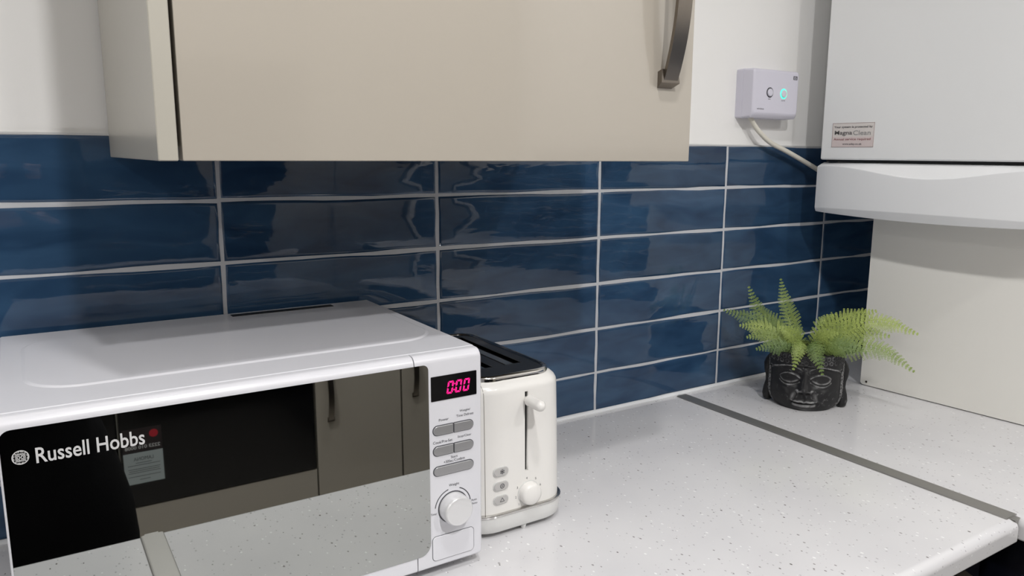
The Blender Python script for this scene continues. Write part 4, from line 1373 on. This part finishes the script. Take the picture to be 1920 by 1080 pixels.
for s in (-1, 1):
    bm = bmesh.new()
    fx = PX + s * 0.10
    rings = []
    for y, w_, h_ in ((-0.085, 0.020, 0.03), (-0.075, 0.034, 0.075), (-0.02, 0.038, 0.090), (0.05, 0.043, 0.072), (0.12, 0.047, 0.052), (0.165, 0.040, 0.044), (0.185, 0.022, 0.030)):
        rings.append([(fx + w_ * math.cos(a) * (1 if math.sin(a) < 0 else 0.9), PY + y, max(0.002, h_ / 2 + h_ / 2 * math.sin(a))) for a in [2 * PI * k / 16 for k in range(16)]])
    loft(bm, rings)
    obj('shoe', bm, M_blkm, t, o, angle=60)
# head with face, looking along +y
hc = Vector((PX, PY + 0.025, 1.615))
bm = bmesh.new()
bmesh.ops.create_uvsphere(bm, u_segments=48, v_segments=36, radius=1)
for v in bm.verts:
    x, y, z = v.co
    px, py, pz = x * 0.075, y * 0.094, z * 0.115
    if z < 0:
        px *= 1 - 0.28 * (-z) ** 1.5
        py = py * (1 - 0.22 * (-z) ** 1.5) + (0.010 * -z if y > 0 else 0.030 * z * -0.4)
    if y > 0:
        py += 0.022 * gs(px, 0.010) * gs(pz + 0.020, 0.017) + 0.010 * gs(px, 0.008) * gs(pz - 0.005, 0.02)     # nose
        py += 0.006 * gs(px, 0.022) * gs(pz + 0.056, 0.008) + 0.006 * gs(px, 0.018) * gs(pz + 0.066, 0.007)     # lips
        py -= 0.004 * gs(px, 0.022) * gs(pz + 0.0605, 0.003)
        py += 0.007 * gs(px, 0.020) * gs(pz + 0.092, 0.014)                                                     # chin
        py -= 0.009 * gs(abs(px) - 0.030, 0.013) * gs(pz - 0.003, 0.012)                                        # sockets
        py += 0.004 * gs(pz - 0.022, 0.008) * gs(abs(px) - 0.028, 0.022)                                        # brow
    v.co = hc + Vector((px, py, pz))
head = obj('head', bm, M_skin, t, o, angle=180)
for s in (-1, 1):
    bm = bmesh.new(); bmesh.ops.create_uvsphere(bm, u_segments=16, v_segments=12, radius=0.0105)
    bmesh.ops.translate(bm, verts=bm.verts[:], vec=hc + Vector((s * 0.030, 0.071, 0.002)))
    obj('eye', bm, mat('eye_white', srgb(225, 222, 218), 0.2), head, o)
    bm = bmesh.new(); lathe(bm, [(0.0050, 0), (0.0050, 0.0006)], 16, TO_BACK(*(hc + Vector((s * 0.030, 0.0812, 0.002)))))
    obj('iris', bm, M_hair, head, o)
    bm = bmesh.new()
    rings = []
    for z, w_, d_ in ((-0.034, 0.003, 0.006), (-0.024, 0.007, 0.011), (0.0, 0.008, 0.014), (0.018, 0.009, 0.017), (0.028, 0.005, 0.010)):
        rings.append([(hc.x + s * (0.074 + w_ * 0.5 * math.cos(a)), hc.y - 0.008 + d_ * math.sin(a), hc.z - 0.004 + z) for a in [2 * PI * k / 12 for k in range(12)]])
    loft(bm, rings)
    obj('ear', bm, M_skin, head, o, angle=180)
bm = bmesh.new()
for zz, hh in ((-0.0565, 0.0042), (-0.0645, 0.0050)):
    rings = []
    for k in range(13):
        u = k / 12 * 2 - 1
        px = 0.024 * u
        w_ = max(0.0004, hh * (1 - u * u) ** 0.6)
        yy = 0.0865 - 0.010 * u * u
        rings.append([hc + Vector((px, yy + 0.0045 * math.cos(a_), zz + w_ * math.sin(a_))) for a_ in [2 * PI * q_ / 10 for q_ in range(10)]])
    loft(bm, rings)
obj('lips', bm, mat('lips', srgb(176, 104, 98), 0.45), head, o, angle=80)
bm = bmesh.new()
bmesh.ops.create_uvsphere(bm, u_segments=40, v_segments=28, radius=1)
dead = []
for v in bm.verts:
    x, y, z = v.co
    if y > 0.30 and z < 0.52:
        dead.append(v)
    k = 1.0 + 0.03 * noise.noise((x * 6, y * 6, z * 6))
    pz = z * 0.128 * k if z > 0 else z * 0.150
    v.co = hc + Vector((x * 0.086 * k, y * 0.104 * k - 0.006, pz + 0.004))
bmesh.ops.delete(bm, geom=dead, context='VERTS')
hr = obj('hair', bm, M_hair, t, o, angle=180)
md = hr.modifiers.new('thick', 'SOLIDIFY'); md.thickness = 0.008; md.offset = -1
# hands: palm and five fingers each, closed around the phone edges
def hand(s, wrist):
    rt = Rr * s                     # towards the phone
    bm = bmesh.new()
    edge = PHC + Rr * (s * -0.0385)
    kn = edge + Ru * -0.016 - rt * 0.016 + Rf * 0.004      # middle of the knuckle row
    pal = []
    for u, w_, d_ in ((-0.35, 0.020, 0.017), (0.0, 0.023, 0.018), (0.35, 0.031, 0.017), (0.75, 0.038, 0.0145), (1.0, 0.038, 0.0125), (1.10, 0.030, 0.008)):
        c_ = wrist.lerp(kn, u)
        ax = (kn - wrist).normalized()
        wd = (Ru * 0.8 - rt * 0.25 - ax * ax.dot(Ru * 0.8 - rt * 0.25)).normalized()
        nn = ax.cross(wd).normalized()
        pal.append([c_ + wd * (w_ * math.cos(a_)) + nn * (d_ * math.sin(a_)) for a_ in [2 * PI * k / 16 for k in range(16)]])
    loft(bm, pal)
    for hgt, ln in ((0.016, 0.90), (-0.003, 1.0), (-0.022, 0.95), (-0.041, 0.76)):
        p0 = wrist.lerp(kn, 0.72) + Ru * (hgt + 0.014) * 0.8 + Rf * 0.004
        p1 = edge + Ru * hgt - rt * 0.014 + Rf * 0.011
        p2 = edge + Ru * (hgt + 0.002) + rt * 0.004 * ln + Rf * 0.0150
        p3 = edge + Ru * (hgt + 0.003) + rt * 0.022 * ln + Rf * 0.0125
        c_ = spline([p0, p1, p2, p3], 14)
        tube(bm, c_, [0.0096 - 0.0024 * k / 14 for k in range(13)] + [0.0060, 0.0025], 12)
    c_ = spline([wrist.lerp(kn, 0.30) - Rf * 0.008 + rt * 0.004, edge - Ru * 0.040 - rt * 0.006 - Rf * 0.016, edge - Ru * 0.012 + rt * 0.008 - Rf * 0.0140], 12)
    tube(bm, c_, [0.0125 - 0.0035 * k / 12 for k in range(11)] + [0.0075, 0.003], 12)
    obj('hand', bm, M_skin, t, o, angle=80)
hand(1, WL)
hand(-1, WR)
# the phone
ph = thing('smartphone', 'black smartphone held up in both hands by the person', 'phone', tuple(PHC))
def on_phone(bm):
    mt = Matrix((Rr, Ru, -Rf)).transposed().to_4x4()
    bmesh.ops.transform(bm, matrix=Matrix.Translation(PHC) @ mt, verts=bm.verts[:])
    return bm
bm = bmesh.new()
loft(bm, [[(x * k, y * k, z) for x, y in rrect(-0.037, 0.037, -0.078, 0.056, 0.009, 5)] for z, k in ((-0.0038, 0.985), (-0.0028, 1.0), (0.0028, 1.0), (0.0038, 0.985))])
obj('case', on_phone(bm), M_blkm, ph, PHC)
bm = bmesh.new()
loft(bm, [[(x, y, z) for x, y in rrect(-0.035, 0.035, -0.075, 0.053, 0.007, 5)] for z in (0.0036, 0.0041)])
obj('screen', on_phone(bm), M_blk, ph, PHC)
